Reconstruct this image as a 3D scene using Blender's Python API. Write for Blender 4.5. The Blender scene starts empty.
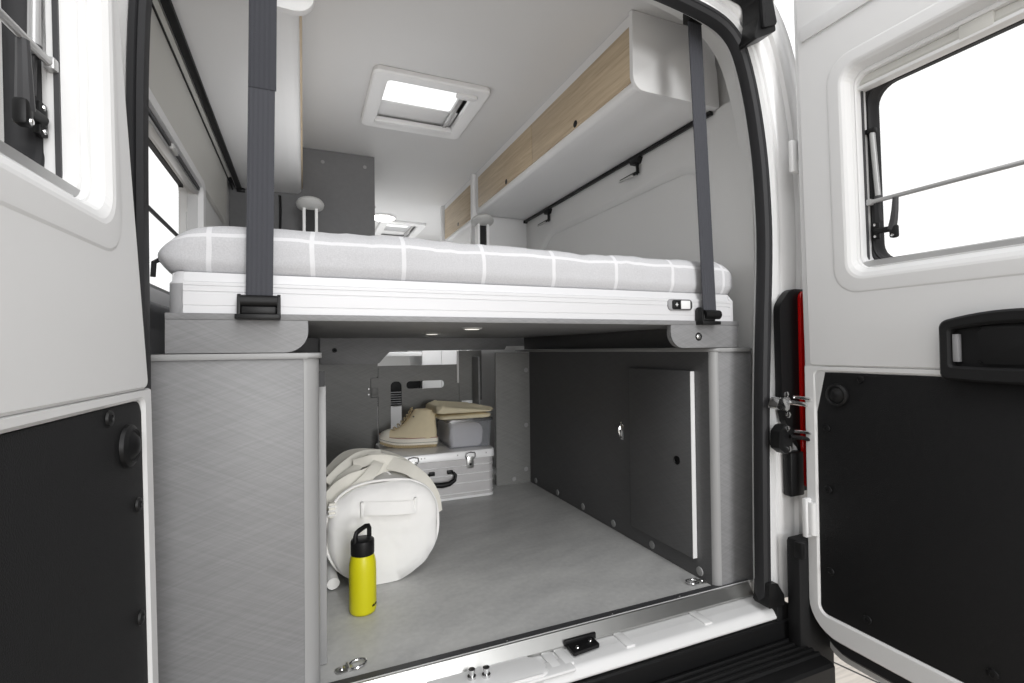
import bpy, bmesh, math, random
from mathutils import Vector, Matrix, noise
R = random.Random(7)
PI = math.pi
SC = bpy.context.scene
COL = SC.collection

# ------------------------------------------------------------------ materials
def lin(c):
    f = lambda v: v / 12.92 if v <= .04045 else ((v + .055) / 1.055) ** 2.4
    return tuple(f(v / 255.0) for v in c) + (1.0,)

def new_mat(name):
    m = bpy.data.materials.new(name); m.use_nodes = True
    nt = m.node_tree
    return m, nt, nt.nodes['Principled BSDF']

def plain(name, c, rough=.5, metal=0.0, spec=.5, coat=0.0, bump=0.0, bscale=200.0, bdist=.002, vary=0.0, vscale=6.0):
    m, nt, b = new_mat(name)
    c = lin(c)
    b.inputs['Base Color'].default_value = c
    b.inputs['Roughness'].default_value = rough
    b.inputs['Metallic'].default_value = metal
    b.inputs['Specular IOR Level'].default_value = spec
    b.inputs['Coat Weight'].default_value = coat
    tc = nt.nodes.new('ShaderNodeTexCoord')
    nz = nt.nodes.new('ShaderNodeTexNoise'); nz.inputs['Scale'].default_value = vscale; nz.inputs['Detail'].default_value = 4
    nt.links.new(tc.outputs['Object'], nz.inputs['Vector'])
    mx = nt.nodes.new('ShaderNodeMix'); mx.data_type = 'RGBA'
    v = max(vary, .015)
    mx.inputs[6].default_value = tuple(x * (1 - v) for x in c[:3]) + (1,)
    mx.inputs[7].default_value = tuple(min(1, x * (1 + v)) for x in c[:3]) + (1,)
    nt.links.new(nz.outputs['Fac'], mx.inputs[0]); nt.links.new(mx.outputs[2], b.inputs['Base Color'])
    if bump:
        n2 = nt.nodes.new('ShaderNodeTexNoise'); n2.inputs['Scale'].default_value = bscale; n2.inputs['Detail'].default_value = 2
        nt.links.new(tc.outputs['Object'], n2.inputs['Vector'])
        bp = nt.nodes.new('ShaderNodeBump'); bp.inputs['Strength'].default_value = bump; bp.inputs['Distance'].default_value = bdist
        nt.links.new(n2.outputs['Fac'], bp.inputs['Height']); nt.links.new(bp.outputs['Normal'], b.inputs['Normal'])
    return m

def stretched_noise(nt, tc, rot, scale, ns, detail=3):
    mp = nt.nodes.new('ShaderNodeMapping'); mp.vector_type = 'TEXTURE'; mp.inputs['Rotation'].default_value = rot; mp.inputs['Scale'].default_value = tuple(1.0 / q for q in scale)
    nt.links.new(tc.outputs['Object'], mp.inputs['Vector'])
    n = nt.nodes.new('ShaderNodeTexNoise'); n.inputs['Scale'].default_value = ns; n.inputs['Detail'].default_value = detail
    nt.links.new(mp.outputs['Vector'], n.inputs['Vector'])
    return n

def mixrgb(nt, fac, a, b):
    mx = nt.nodes.new('ShaderNodeMix'); mx.data_type = 'RGBA'
    if fac is not None: nt.links.new(fac, mx.inputs[0])
    mx.inputs[6].default_value = a; mx.inputs[7].default_value = b
    return mx

def mathn(nt, op, a, b=None):
    n = nt.nodes.new('ShaderNodeMath'); n.operation = op
    for i, v in enumerate((a, b)):
        if v is None: continue
        if isinstance(v, (int, float)): n.inputs[i].default_value = v
        else: nt.links.new(v, n.inputs[i])
    return n.outputs[0]

def laminate(name, c, amp=.10):
    """grey laminate with two crossing families of fine brushed lines"""
    m, nt, b = new_mat(name)
    tc = nt.nodes.new('ShaderNodeTexCoord')
    outs = []
    # lines in the XZ plane (rotate round Y) and in the YZ plane (rotate round X)
    for rot, sc in (((0, .47, 0), (1.3, 10, 62)), ((0, -.33, 0), (2.2, 10, 58)), ((.47, 0, 0), (10, 1.3, 62)), ((-.40, 0, 0), (10, 2.2, 58))):
        outs.append(stretched_noise(nt, tc, rot, sc, 5.0, 4).outputs['Fac'])
    geo = nt.nodes.new('ShaderNodeNewGeometry'); sp = nt.nodes.new('ShaderNodeSeparateXYZ')
    nt.links.new(geo.outputs['Normal'], sp.inputs[0])
    ax = mathn(nt, 'ABSOLUTE', sp.outputs['X'])
    facx = mathn(nt, 'GREATER_THAN', ax, .7)
    a = mathn(nt, 'ADD', outs[0], outs[1]); c2 = mathn(nt, 'ADD', outs[2], outs[3])
    d = mathn(nt, 'SUBTRACT', c2, a)
    f = mathn(nt, 'MULTIPLY_ADD', facx, d); f.node.inputs[2].default_value = 0
    nt.links.new(a, f.node.inputs[2])
    f = mathn(nt, 'MULTIPLY', f, .5)
    rp = nt.nodes.new('ShaderNodeMapRange'); rp.inputs[1].default_value = .36; rp.inputs[2].default_value = .64
    nt.links.new(f, rp.inputs[0])
    c = lin(c)
    mx = mixrgb(nt, rp.outputs[0], tuple(x * (1 - amp) for x in c[:3]) + (1,), tuple(x * (1 + amp) for x in c[:3]) + (1,))
    nt.links.new(mx.outputs[2], b.inputs['Base Color'])
    b.inputs['Roughness'].default_value = .45
    b.inputs['Specular IOR Level'].default_value = .4
    return m

def wood(name, c1, c2, axis='Y'):
    m, nt, b = new_mat(name)
    tc = nt.nodes.new('ShaderNodeTexCoord')
    sc = {'Y': (14, .9, 22), 'X': (.9, 14, 22)}[axis]
    n1 = stretched_noise(nt, tc, (0.02, 0, 0.03), sc, 3.0, 6)
    n1.inputs['Distortion'].default_value = .6
    n2 = stretched_noise(nt, tc, (0, 0, 0), tuple(x * 4 for x in sc), 4.0, 3)
    f = mathn(nt, 'MULTIPLY_ADD', n1.outputs['Fac'], .7); nt.links.new(mathn(nt, 'MULTIPLY', n2.outputs['Fac'], .3), f.node.inputs[2])
    rp = nt.nodes.new('ShaderNodeMapRange'); rp.inputs[1].default_value = .33; rp.inputs[2].default_value = .67
    nt.links.new(f, rp.inputs[0])
    mx = mixrgb(nt, rp.outputs[0], lin(c1), lin(c2))
    nt.links.new(mx.outputs[2], b.inputs['Base Color'])
    b.inputs['Roughness'].default_value = .5
    return m

def emitter(name, c, s):
    m, nt, b = new_mat(name)
    b.inputs['Base Color'].default_value = lin(c)
    b.inputs['Emission Color'].default_value = lin(c)
    b.inputs['Emission Strength'].default_value = s
    return m

def glassy(name, tint=(255, 255, 255), gloss=.06, rough=.02, milk=0.0):
    m, nt, b = new_mat(name)
    nt.nodes.remove(b)
    out = nt.nodes['Material Output']
    t = nt.nodes.new('ShaderNodeBsdfTransparent'); t.inputs[0].default_value = lin(tint)
    g = nt.nodes.new('ShaderNodeBsdfGlossy'); g.inputs['Roughness'].default_value = rough
    mx = nt.nodes.new('ShaderNodeMixShader'); mx.inputs[0].default_value = gloss
    nt.links.new(t.outputs[0], mx.inputs[1]); nt.links.new(g.outputs[0], mx.inputs[2])
    last = mx
    if milk:
        d = nt.nodes.new('ShaderNodeBsdfDiffuse'); d.inputs[0].default_value = lin((226, 228, 232))
        m2 = nt.nodes.new('ShaderNodeMixShader'); m2.inputs[0].default_value = milk
        nt.links.new(mx.outputs[0], m2.inputs[1]); nt.links.new(d.outputs[0], m2.inputs[2]); last = m2
    nt.links.new(last.outputs[0], out.inputs[0])
    return m

def sheet_mat():
    """light grey bed linen with a window-pane grid of white lines every 20 cm"""
    m, nt, b = new_mat('check_linen')
    tc = nt.nodes.new('ShaderNodeTexCoord'); sp = nt.nodes.new('ShaderNodeSeparateXYZ')
    nt.links.new(tc.outputs['Object'], sp.inputs[0])
    def stripe(o, off, w=.010, wb=.012):
        nzz = nt.nodes.new('ShaderNodeTexNoise'); nzz.inputs['Scale'].default_value = 9
        nt.links.new(tc.outputs['Object'], nzz.inputs['Vector'])
        wob = mathn(nt, 'MULTIPLY', mathn(nt, 'SUBTRACT', nzz.outputs['Fac'], .5), wb)
        x = mathn(nt, 'ADD', mathn(nt, 'ADD', o, 10 - off), wob)
        x = mathn(nt, 'ABSOLUTE', mathn(nt, 'SUBTRACT', mathn(nt, 'FRACT', mathn(nt, 'MULTIPLY', x, 5.0)), .5))
        return mathn(nt, 'GREATER_THAN', x, .5 - w * 5 / 2)
    at_ = nt.nodes.new('ShaderNodeAttribute'); at_.attribute_name = 'drape'
    f = mathn(nt, 'MAXIMUM', stripe(sp.outputs['X'], .02), stripe(at_.outputs['Fac'], 0.0, .009, .004))
    n = nt.nodes.new('ShaderNodeTexNoise'); n.inputs['Scale'].default_value = 350; n.inputs['Detail'].default_value = 2
    nt.links.new(tc.outputs['Object'], n.inputs['Vector'])
    base = mixrgb(nt, n.outputs['Fac'], lin((176, 176, 179)), lin((204, 204, 206)))
    mx = nt.nodes.new('ShaderNodeMix'); mx.data_type = 'RGBA'
    nt.links.new(mathn(nt, 'MULTIPLY', f, .62), mx.inputs[0]); nt.links.new(base.outputs[2], mx.inputs[6])
    mx.inputs[7].default_value = lin((226, 226, 228))
    nt.links.new(mx.outputs[2], b.inputs['Base Color'])
    b.inputs['Roughness'].default_value = .95; b.inputs['Specular IOR Level'].default_value = .15
    bp = nt.nodes.new('ShaderNodeBump'); bp.inputs['Strength'].default_value = .25; bp.inputs['Distance'].default_value = .001
    nt.links.new(n.outputs['Fac'], bp.inputs['Height']); nt.links.new(bp.outputs['Normal'], b.inputs['Normal'])
    return m

def floor_mat():
    m, nt, b = new_mat('grey_vinyl')
    tc = nt.nodes.new('ShaderNodeTexCoord')
    a = stretched_noise(nt, tc, (0, 0, .3), (1.6, 4, 1), 3.0, 6)
    c = stretched_noise(nt, tc, (0, 0, 0), (1, 1, 1), 60.0, 4)
    f = mathn(nt, 'MULTIPLY_ADD', a.outputs['Fac'], .65); nt.links.new(mathn(nt, 'MULTIPLY', c.outputs['Fac'], .35), f.node.inputs[2])
    rp = nt.nodes.new('ShaderNodeMapRange'); rp.inputs[1].default_value = .3; rp.inputs[2].default_value = .7
    nt.links.new(f, rp.inputs[0])
    mx = mixrgb(nt, rp.outputs[0], lin((166, 166, 166)), lin((194, 194, 192)))
    nt.links.new(mx.outputs[2], b.inputs['Base Color'])
    b.inputs['Roughness'].default_value = .42; b.inputs['Specular IOR Level'].default_value = .4
    return m

def plank_mat():
    m, nt, b = new_mat('whitewashed_planks')
    tc = nt.nodes.new('ShaderNodeTexCoord')
    mp = nt.nodes.new('ShaderNodeMapping'); mp.inputs['Rotation'].default_value = (0, 0, 1.35)
    nt.links.new(tc.outputs['Object'], mp.inputs['Vector'])
    br = nt.nodes.new('ShaderNodeTexBrick'); br.inputs['Scale'].default_value = 1.0
    br.inputs['Color1'].default_value = lin((214, 206, 196)); br.inputs['Color2'].default_value = lin((196, 188, 178)); br.inputs['Mortar'].default_value = lin((40, 38, 36))
    br.inputs['Mortar Size'].default_value = .006; br.inputs['Brick Width'].default_value = 2.2; br.inputs['Row Height'].default_value = .14
    nt.links.new(mp.outputs[0], br.inputs['Vector'])
    n = nt.nodes.new('ShaderNodeTexNoise'); n.inputs['Scale'].default_value = 4; n.inputs['Detail'].default_value = 6
    m2 = nt.nodes.new('ShaderNodeMapping'); m2.inputs['Rotation'].default_value = (0, 0, 1.35); m2.inputs['Scale'].default_value = (1, 18, 1)
    nt.links.new(tc.outputs['Object'], m2.inputs['Vector']); nt.links.new(m2.outputs[0], n.inputs['Vector'])
    mx = nt.nodes.new('ShaderNodeMix'); mx.data_type = 'RGBA'; mx.blend_type = 'MULTIPLY'; mx.inputs[0].default_value = .7
    nt.links.new(br.outputs['Color'], mx.inputs[6])
    rp = nt.nodes.new('ShaderNodeMapRange'); rp.inputs[1].default_value = .3; rp.inputs[2].default_value = .6; rp.inputs[3].default_value = .62
    nt.links.new(n.outputs['Fac'], rp.inputs[0])
    nt.links.new(rp.outputs[0], mx.inputs[7]); nt.links.new(mx.outputs[2], b.inputs['Base Color'])
    b.inputs['Roughness'].default_value = .6
    return m

M = dict(
    paint=plain('white_paint', (222, 222, 222), .25, spec=.5, coat=.4),
    door_inner=plain('white_door_trim', (217, 217, 217), .5, spec=.3),
    wall=plain('light_grey_wall_lining', (214, 214, 213), .6, spec=.3),
    ceil=plain('ceiling_lining', (212, 212, 212), .7, spec=.2),
    white=plain('white_laminate', (226, 226, 226), .45, spec=.4),
    lam=laminate('grey_brushed_laminate', (130, 130, 131)),
    lam_edge=plain('grey_edge_band', (150, 150, 150), .45, vary=.05),
    lam_shade=laminate('shade_toned_laminate', (122, 122, 120), .10),  # the grey laminate again, darkened to carry shade at the niche back
    lam_deep_shade=laminate('deep_shade_laminate', (88, 88, 89), .10),  # same laminate darkened further: shade of the niche side put into its colour
    fabric_wall=plain('dark_grey_wall_fabric', (120, 120, 121), .95, spec=.1, vary=.08, vscale=40, bump=.4, bscale=500),
    alu=plain('anodised_aluminium', (208, 208, 210), .5, metal=.1, spec=.5),
    alu2=plain('brushed_case_aluminium', (200, 198, 198), .45, metal=.3, vary=.1, vscale=20),
    aluw=plain('bright_aluminium_edge', (242, 242, 242), .4, metal=.2),
    chrome=plain('polished_chrome', (215, 215, 215), .15, metal=1.0),
    steel=plain('brushed_steel', (190, 190, 188), .3, metal=.95, vary=.06, vscale=30),
    black=plain('black_plastic', (16, 16, 17), .45, spec=.3),
    blackm=plain('matt_black_plastic', (22, 22, 23), .6, spec=.25, bump=.3, bscale=900),
    board=plain('black_grained_board', (27, 27, 28), .62, spec=.2, bump=.5, bscale=700, vary=.06, vscale=80),
    rubber=plain('black_rubber', (38, 38, 40), .55, spec=.35),
    darkplas=plain('dark_grey_plastic', (58, 58, 60), .5),
    web=plain('slate_webbing', (71, 72, 77), .8, spec=.2, bump=.6, bscale=900),
    web2=plain('slate_webbing_fold', (64, 65, 70), .8, spec=.2, bump=.6, bscale=900),
    wood=wood('light_oak', (170, 151, 125), (202, 184, 157)),
    linen=sheet_mat(), floor=floor_mat(), planks=plank_mat(),
    canvas=plain('white_canvas', (243, 242, 240), .8, spec=.2, bump=.5, bscale=11, bdist=.022, vary=.02, vscale=8),
    canvas2=plain('cream_webbing', (241, 238, 228), .85, spec=.2, bump=.4, bscale=600, vary=.05, vscale=30),
    yellow=plain('yellow_powder_coat', (206, 200, 18), .38, spec=.45),
    shoe=plain('beige_canvas_shoe', (234, 220, 188), .85, spec=.2, bump=.4, bscale=700, vary=.05, vscale=40),
    shoe_sole=plain('cream_rubber_sole', (246, 241, 228), .6),
    shoe_tread=plain('tan_tread_rubber', (196, 178, 142), .75),
    lace=plain('oatmeal_lace', (190, 176, 146), .9),
    redline=plain('dull_red_foxing_stripe', (176, 120, 104), .7),
    beige=plain('beige_folded_cotton', (232, 221, 192), .95, spec=.1, bump=.4, bscale=300, vary=.1, vscale=14),
    greycloth=plain('grey_folded_cotton', (232, 227, 227), .95, spec=.1, vary=.12, vscale=14),
    red=plain('red_lamp_lens', (190, 10, 8), .12, spec=.6, coat=.6),
    tint=plain('grey_disc_plastic', (186, 186, 184), .4),
    blind=plain('pale_grey_blind', (228, 228, 228), .6),
    cassette=plain('cream_grey_blind_cassette', (206, 205, 200), .6),
    silver=plain('satin_silver', (178, 178, 178), .35, metal=.6),
    bluegrey=plain('mid_grey_plastic', (140, 140, 142), .5),
    glass=glassy('clear_acrylic', (250, 250, 250), .04),
    bin=glassy('clear_bin_plastic', (243, 244, 246), .05, .15, .14),
    led=emitter('led_lens', (255, 250, 240), 1.2),
    lamp=emitter('ceiling_lamp_lens', (255, 252, 245), 9.0),
)

# ------------------------------------------------------------------ mesh builder
class B:
    def __init__(s): s.bm = bmesh.new()
    def box(s, x0, x1, y0, y1, z0, z1, bev=0.0, seg=2):
        g = bmesh.ops.create_cube(s.bm, size=1.0)['verts']
        for v in g:
            v.co = Vector((x0 + (v.co.x + .5) * (x1 - x0), y0 + (v.co.y + .5) * (y1 - y0), z0 + (v.co.z + .5) * (z1 - z0)))
        if bev:
            es = list({e for v in g for e in v.link_edges})
            bmesh.ops.bevel(s.bm, geom=es, offset=bev, segments=seg, profile=.5, affect='EDGES', clamp_overlap=True)
        return s
    def prism(s, poly, axis, a, b, bev=0.0, seg=2):
        def P(p, t):
            return {'x': (t, p[0], p[1]), 'y': (p[0], t, p[1]), 'z': (p[0], p[1], t)}[axis]
        v0 = [s.bm.verts.new(P(p, a)) for p in poly]; v1 = [s.bm.verts.new(P(p, b)) for p in poly]
        f0 = s.bm.faces.new(v0); f1 = s.bm.faces.new(list(reversed(v1)))
        n = len(poly)
        for i in range(n):
            s.bm.faces.new((v0[i], v1[i], v1[(i + 1) % n], v0[(i + 1) % n]))
        if bev:
            es = list(set(f0.edges) | set(f1.edges))
            bmesh.ops.bevel(s.bm, geom=es, offset=bev, segments=seg, profile=.5, affect='EDGES', clamp_overlap=True)
        return s
    def loft(s, rings, closed=True, cap0=False, cap1=False, loop=False):
        V = [[s.bm.verts.new(p) for p in r] for r in rings]
        n = len(V[0]); m = len(V)
        for i in range(m if loop else m - 1):
            A, C = V[i], V[(i + 1) % m]
            for j in range(n if closed else n - 1):
                k = (j + 1) % n
                try: s.bm.faces.new((A[j], A[k], C[k], C[j]))
                except ValueError: pass
        if cap0: s.bm.faces.new(list(reversed(V[0])))
        if cap1: s.bm.faces.new(V[-1])
        return s
    def tube(s, path, r, n=10, closed=False, flat=None, up=None):
        """sweep a circle (or an ellipse r x flat, with its flat side facing `up`) along a path"""
        P = [Vector(p) for p in path]; m = len(P); rings = []
        prev = None
        for i in range(m):
            if closed: t = (P[(i + 1) % m] - P[i - 1])
            else: t = P[min(i + 1, m - 1)] - P[max(i - 1, 0)]
            t = t.normalized() if t.length > 1e-9 else Vector((0, 0, 1))
            if up is not None:
                u = Vector(up[i] if isinstance(up, list) else up)
                u = (u - t * u.dot(t)).normalized()
            else:
                if prev is None:
                    u = Vector((0, 0, 1)) if abs(t.z) < .9 else Vector((1, 0, 0))
                else: u = prev
                u = (u - t * u.dot(t)).normalized()
            prev = u
            w = t.cross(u)
            rr = r[i] if isinstance(r, (list, tuple)) else r
            ff = rr if flat is None else flat
            rings.append([P[i] + w * math.cos(2 * PI * k / n) * rr + u * math.sin(2 * PI * k / n) * ff for k in range(n)])
        return s.loft(rings, True, not closed, not closed, loop=closed)
    def lathe(s, prof, origin=(0, 0, 0), axis=(0, 0, 1), n=32, caps=True):
        q = Vector((0, 0, 1)).rotation_difference(Vector(axis).normalized()); o = Vector(origin)
        rings = [[o + q @ Vector((r * math.cos(2 * PI * k / n), r * math.sin(2 * PI * k / n), z)) for k in range(n)] for r, z in prof]
        return s.loft(rings, True, caps, caps)
    def cyl(s, p0, p1, r, n=20):
        a, b = Vector(p0), Vector(p1); d = b - a
        return s.lathe([(r, 0), (r, d.length)], a, d, n)
    def sheet(s, fn, nu, nv):
        V = [[s.bm.verts.new(fn(i / nu, j / nv)) for j in range(nv + 1)] for i in range(nu + 1)]
        for i in range(nu):
            for j in range(nv):
                s.bm.faces.new((V[i][j], V[i + 1][j], V[i + 1][j + 1], V[i][j + 1]))
        return s
    def xf(s, f):
        for v in s.bm.verts: v.co = Vector(f(v.co))
        return s

def rr(cx, cy, w, h, r, n=6):
    """rounded rectangle, n+1 points per corner, counter-clockwise"""
    pts = []
    r = min(r, w / 2 - 1e-5, h / 2 - 1e-5)
    for (sx, sy, a0) in ((1, 1, 0), (-1, 1, 90), (-1, -1, 180), (1, -1, 270)):
        for k in range(n + 1):
            a = math.radians(a0 + 90.0 * k / n)
            pts.append((cx + sx * (w / 2 - r) + r * math.cos(a), cy + sy * (h / 2 - r) + r * math.sin(a)))
    return pts

def rrb(x0, x1, y0, y1, r, n=6): return rr((x0 + x1) / 2, (y0 + y1) / 2, x1 - x0, y1 - y0, r, n)

def rpoly(pts, n=6):
    """polygon with rounded corners: pts are (x, y, r)"""
    out = []
    m = len(pts)
    for i in range(m):
        p = Vector(pts[i][:2]); r = pts[i][2] if len(pts[i]) > 2 else 0
        if r <= 0: out.append((p.x, p.y)); continue
        a = Vector(pts[i - 1][:2]) - p; b = Vector(pts[(i + 1) % m][:2]) - p
        a.normalize(); b.normalize()
        ang = a.angle(b); d = r / math.tan(ang / 2)
        p0 = p + a * d; p1 = p + b * d
        c = p + (a + b).normalized() * (r / math.sin(ang / 2))
        v0 = p0 - c; v1 = p1 - c
        tot = math.atan2(v0.x * v1.y - v0.y * v1.x, v0.dot(v1))
        for k in range(n + 1):
            t = tot * k / n
            out.append((c.x + v0.x * math.cos(t) - v0.y * math.sin(t), c.y + v0.x * math.sin(t) + v0.y * math.cos(t)))
    return out

def wloc(o):
    v = Vector((0, 0, 0))
    while o is not None: v += o.location; o = o.parent
    return v

def obj(name, b, m, parent=None, smooth=35, loc=None, label=None):
    """links the builder's shape as ONE mesh object; its coordinates are given in world space"""
    bm = b.bm
    bmesh.ops.recalc_face_normals(bm, faces=bm.faces[:])
    off = wloc(parent) + (Vector(loc) if loc is not None else Vector((0, 0, 0)))
    if loc is not None and parent is None: off = Vector(loc)
    if loc is not None and parent is not None: off = Vector(loc)
    for v in bm.verts: v.co -= off
    me = bpy.data.meshes.new(name); bm.to_mesh(me); bm.free()
    if smooth:
        me.shade_smooth(); me.set_sharp_from_angle(angle=math.radians(smooth))
    o = bpy.data.objects.new(name, me); COL.objects.link(o)
    me.materials.append(M[m] if isinstance(m, str) else m)
    if parent is not None:
        o.parent = parent; o.location = off - wloc(parent)
    else: o.location = off
    if label: o['label'] = label
    return o

def thing(name, label, cat, loc=(0, 0, 0), group=None):
    o = bpy.data.objects.new(name, None); COL.objects.link(o); o.empty_display_size = .05
    o.location = loc; o['label'] = label; o['category'] = cat; o['kind'] = 'thing'
    if group: o['group'] = group
    return o

def tag(o, label, cat, group=None, kind='thing'):
    o['label'] = label; o['category'] = cat; o['kind'] = kind
    if group: o['group'] = group
    return o

def struct(name, b, m, smooth=35, label=None):
    o = obj(name, b, m, None, smooth); o['kind'] = 'structure'
    if label: o['label'] = label
    return o

def copy_tree(o, parent=None):
    c = o.copy(); COL.objects.link(c); c.parent = parent
    for ch in [x for x in bpy.data.objects if x.parent == o]: copy_tree(ch, c)
    return c

def fbm(p, s=1.0):
    return noise.noise(Vector(p) * s) + .5 * noise.noise(Vector(p) * s * 2.1) + .25 * noise.noise(Vector(p) * s * 4.3)

# ------------------------------------------------------------------ dimensions of the van (metres, cargo floor at 0)
XL, XR = -.345, 1.345         # inner faces of the side walls
ZC = 1.83                     # ceiling
Y0 = 1.16                     # rear edge of the cargo floor
YF = 5.6                      # front end
ZG = -.55                     # ground

# ------------------------------------------------------------------ setting
struct('ground', B().box(-6, 7, -6, 10, ZG - .04, ZG), 'planks', 0)
struct('floor', B().box(XL, XR, Y0, YF, -.03, 0), 'floor', 0)

# ceiling with two skylight holes
S1 = (.312, .668, 1.975, 2.355)
S2 = (.66, .92, 4.25, 4.75)
cb = B()
xs = sorted({XL - .03, S1[0], S1[1], XR + .03, S2[0], S2[1]}); ys = sorted({1.10, S1[2], S1[3], S2[2], S2[3], YF + .03})
for i in range(len(xs) - 1):
    for j in range(len(ys) - 1):
        mx_, my_ = (xs[i] + xs[i + 1]) / 2, (ys[j] + ys[j + 1]) / 2
        if any(a < mx_ < b_ and c < my_ < d for a, b_, c, d in (S1, S2)): continue
        cb.box(xs[i], xs[i + 1], ys[j], ys[j + 1], ZC, ZC + .05)
bmesh.ops.remove_doubles(cb.bm, verts=cb.bm.verts[:], dist=1e-5)
inner = [f for f in cb.bm.faces if len(f.verts) == 4 and abs(f.normal.z) < .5 and sum(1 for g in cb.bm.faces if set(v.index for v in g.verts) == set(v.index for v in f.verts)) > 1]
struct('ceiling', cb, 'ceil', 0)

# side walls: sheets with real thickness, window holes
def wall_sheet(x_in, x_out, hole, y0=1.13, y1=YF, z0=-.03, z1=ZC):
    b = B()
    ya, yb, za, zb, r = hole
    n = 6
    ring_o = rrb(y0, y1, z0, z1, .001, n); ring_h = rrb(ya, yb, za, zb, r, n)
    mk = lambda ring, x: [(x, p[0], p[1]) for p in ring]
    b.loft([mk(ring_o, x_in), mk(ring_h, x_in), mk(ring_h, x_out), mk(ring_o, x_out)], True, loop=True)
    return b
WL = (1.10, 2.12, .915, 1.27, .05)       # side window by the bed
WR = (3.02, 3.72, 1.02, 1.50, .06)       # side window further forward
WLh = (1.135, 2.065, .895, 1.335, .03)
struct('wall_left', wall_sheet(XL, XL - .06, WLh), 'wall', 0)
wr = struct('wall_right', wall_sheet(XR + .02, XR + .06, WR), 'wall', 0)
# the pressed panel in the wall lining beside the bed
pb = B()
def wp(ring, x): return [(x, p[0], p[1]) for p in ring]
rq = rpoly([(1.17, .70, .002), (1.17, 1.578, .002), (2.6, 1.578, .002), (2.93, 1.578, .002), (2.93, .70, .002)])
ro = rpoly([(1.36, .72, .02), (1.36, 1.44, .14), (2.62, 1.44, .14), (2.80, 1.30, .05), (2.80, .72, .02)])
rm = rpoly([(1.37, .73, .02), (1.37, 1.43, .135), (2.615, 1.43, .135), (2.79, 1.295, .05), (2.79, .73, .02)])
ri = rpoly([(1.39, .745, .02), (1.39, 1.412, .13), (2.61, 1.412, .13), (2.775, 1.29, .05), (2.775, .745, .02)])
pb.loft([wp(rq, XR + .019), wp(rq, XR), wp(ro, XR), wp(rm, XR + .003), wp(ri, XR + .017), wp(ri, XR + .019)], True)
struct('trim_8', pb, 'wall', 40, 'pressed lining panel beside the bed')
struct('wall_front', B().box(XL - .05, XR + .05, YF, YF + .05, -.03, .75).box(XL - .05, XR + .05, YF, YF + .05, 1.5, ZC), 'wall', 0)

# ---- rear body frame around the door opening (swept along the seal path)
XC = .50
HALF = [(.738, -.004), (.738, .11), (.743, .49), (.755, .76), (.772, 1.03), (.768, 1.18), (.757, 1.32), (.728, 1.48), (.69, 1.60), (.655, 1.648), (.60, 1.678), (.50, 1.695), (.357, 1.708), (.18, 1.716), (0, 1.72)]
def smooth_path(P, it=2):
    P = [Vector(p) for p in P]
    for _ in range(it):
        Q = [P[0]]
        for a, b in zip(P, P[1:]): Q += [a * .75 + b * .25, a * .25 + b * .75]
        Q.append(P[-1]); P = Q
    return P
half = smooth_path([(x, z) for x, z in HALF], 2)
HALF_B = [(.764, -.004), (.764, .11), (.766, .49), (.769, .76), (.772, 1.03), (.772, 1.25), (.766, 1.42), (.735, 1.56), (.69, 1.63)] + HALF[9:]
half_b = smooth_path(HALF_B, 2)
OPEN = [(XC + p.x, p.y) for p in half] + [(XC - p.x, p.y) for p in reversed(half_b[:-1])]
def offset_path(P, d):
    out = []
    for i in range(len(P)):
        a = Vector(P[max(i - 1, 0)]); b = Vector(P[min(i + 1, len(P) - 1)])
        t = (b - a).normalized(); nrm = Vector((t.y, -t.x))
        out.append((P[i][0] + nrm.x * d, P[i][1] + nrm.y * d))
    return out
def frame_loft(cols):
    b = B()
    b.loft([[(p[0], y, p[1]) for p in offset_path(OPEN, d)] for d, y in cols], closed=False)
    return b
struct('trim_1', frame_loft([(-.002, 1.085), (.0, 1.068), (.016, 1.058), (.024, 1.066), (.040, 1.070), (.046, 1.060), (.060, 1.062), (.066, 1.054), (.080, 1.052), (.086, 1.046), (.108, 1.046), (.114, 1.036), (.150, 1.034), (.156, 1.040), (.190, 1.042), (.200, 1.06), (.20, 1.2), (.10, 1.21)]), 'paint', 50, 'glossy white painted body frame round the rear opening')
struct('trim_2', frame_loft([(-.002, 1.078), (.006, 1.10), (.022, 1.12), (.045, 1.135), (.085, 1.15), (.10, 1.22), (.13, 1.22)]), 'wall', 50, 'inner lining strip round the rear opening')
seal = B()
seal_prof = [(-.013, 1.084), (-.017, 1.068), (-.013, 1.052), (-.004, 1.046), (-.002, 1.050), (.001, 1.046), (.010, 1.047), (.014, 1.056), (.013, 1.072), (.006, 1.086)]
seal.loft([[(p[0], y, p[1]) for p in offset_path(OPEN, d)] for d, y in seal_prof], closed=False, loop=True)
st = thing('door_seal', 'black rubber weather seal framing the whole rear opening', 'door seal', (XC, 1.066, 0))
obj('seal_strip', seal, 'rubber', st, 40)
for sx in (-1, 1):
    x = XC + sx * (.741 if sx > 0 else .765)
    obj('seal_foot', B().prism(rpoly([(x - .022, -.010, .006), (x + .048, -.016, .008), (x + .044, .018, .015), (x + .018, .056, .01), (x - .013, .060, .006), (x - .016, .015, .008)]), 'y', 1.035, 1.088, .006), 'black', st)

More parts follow.
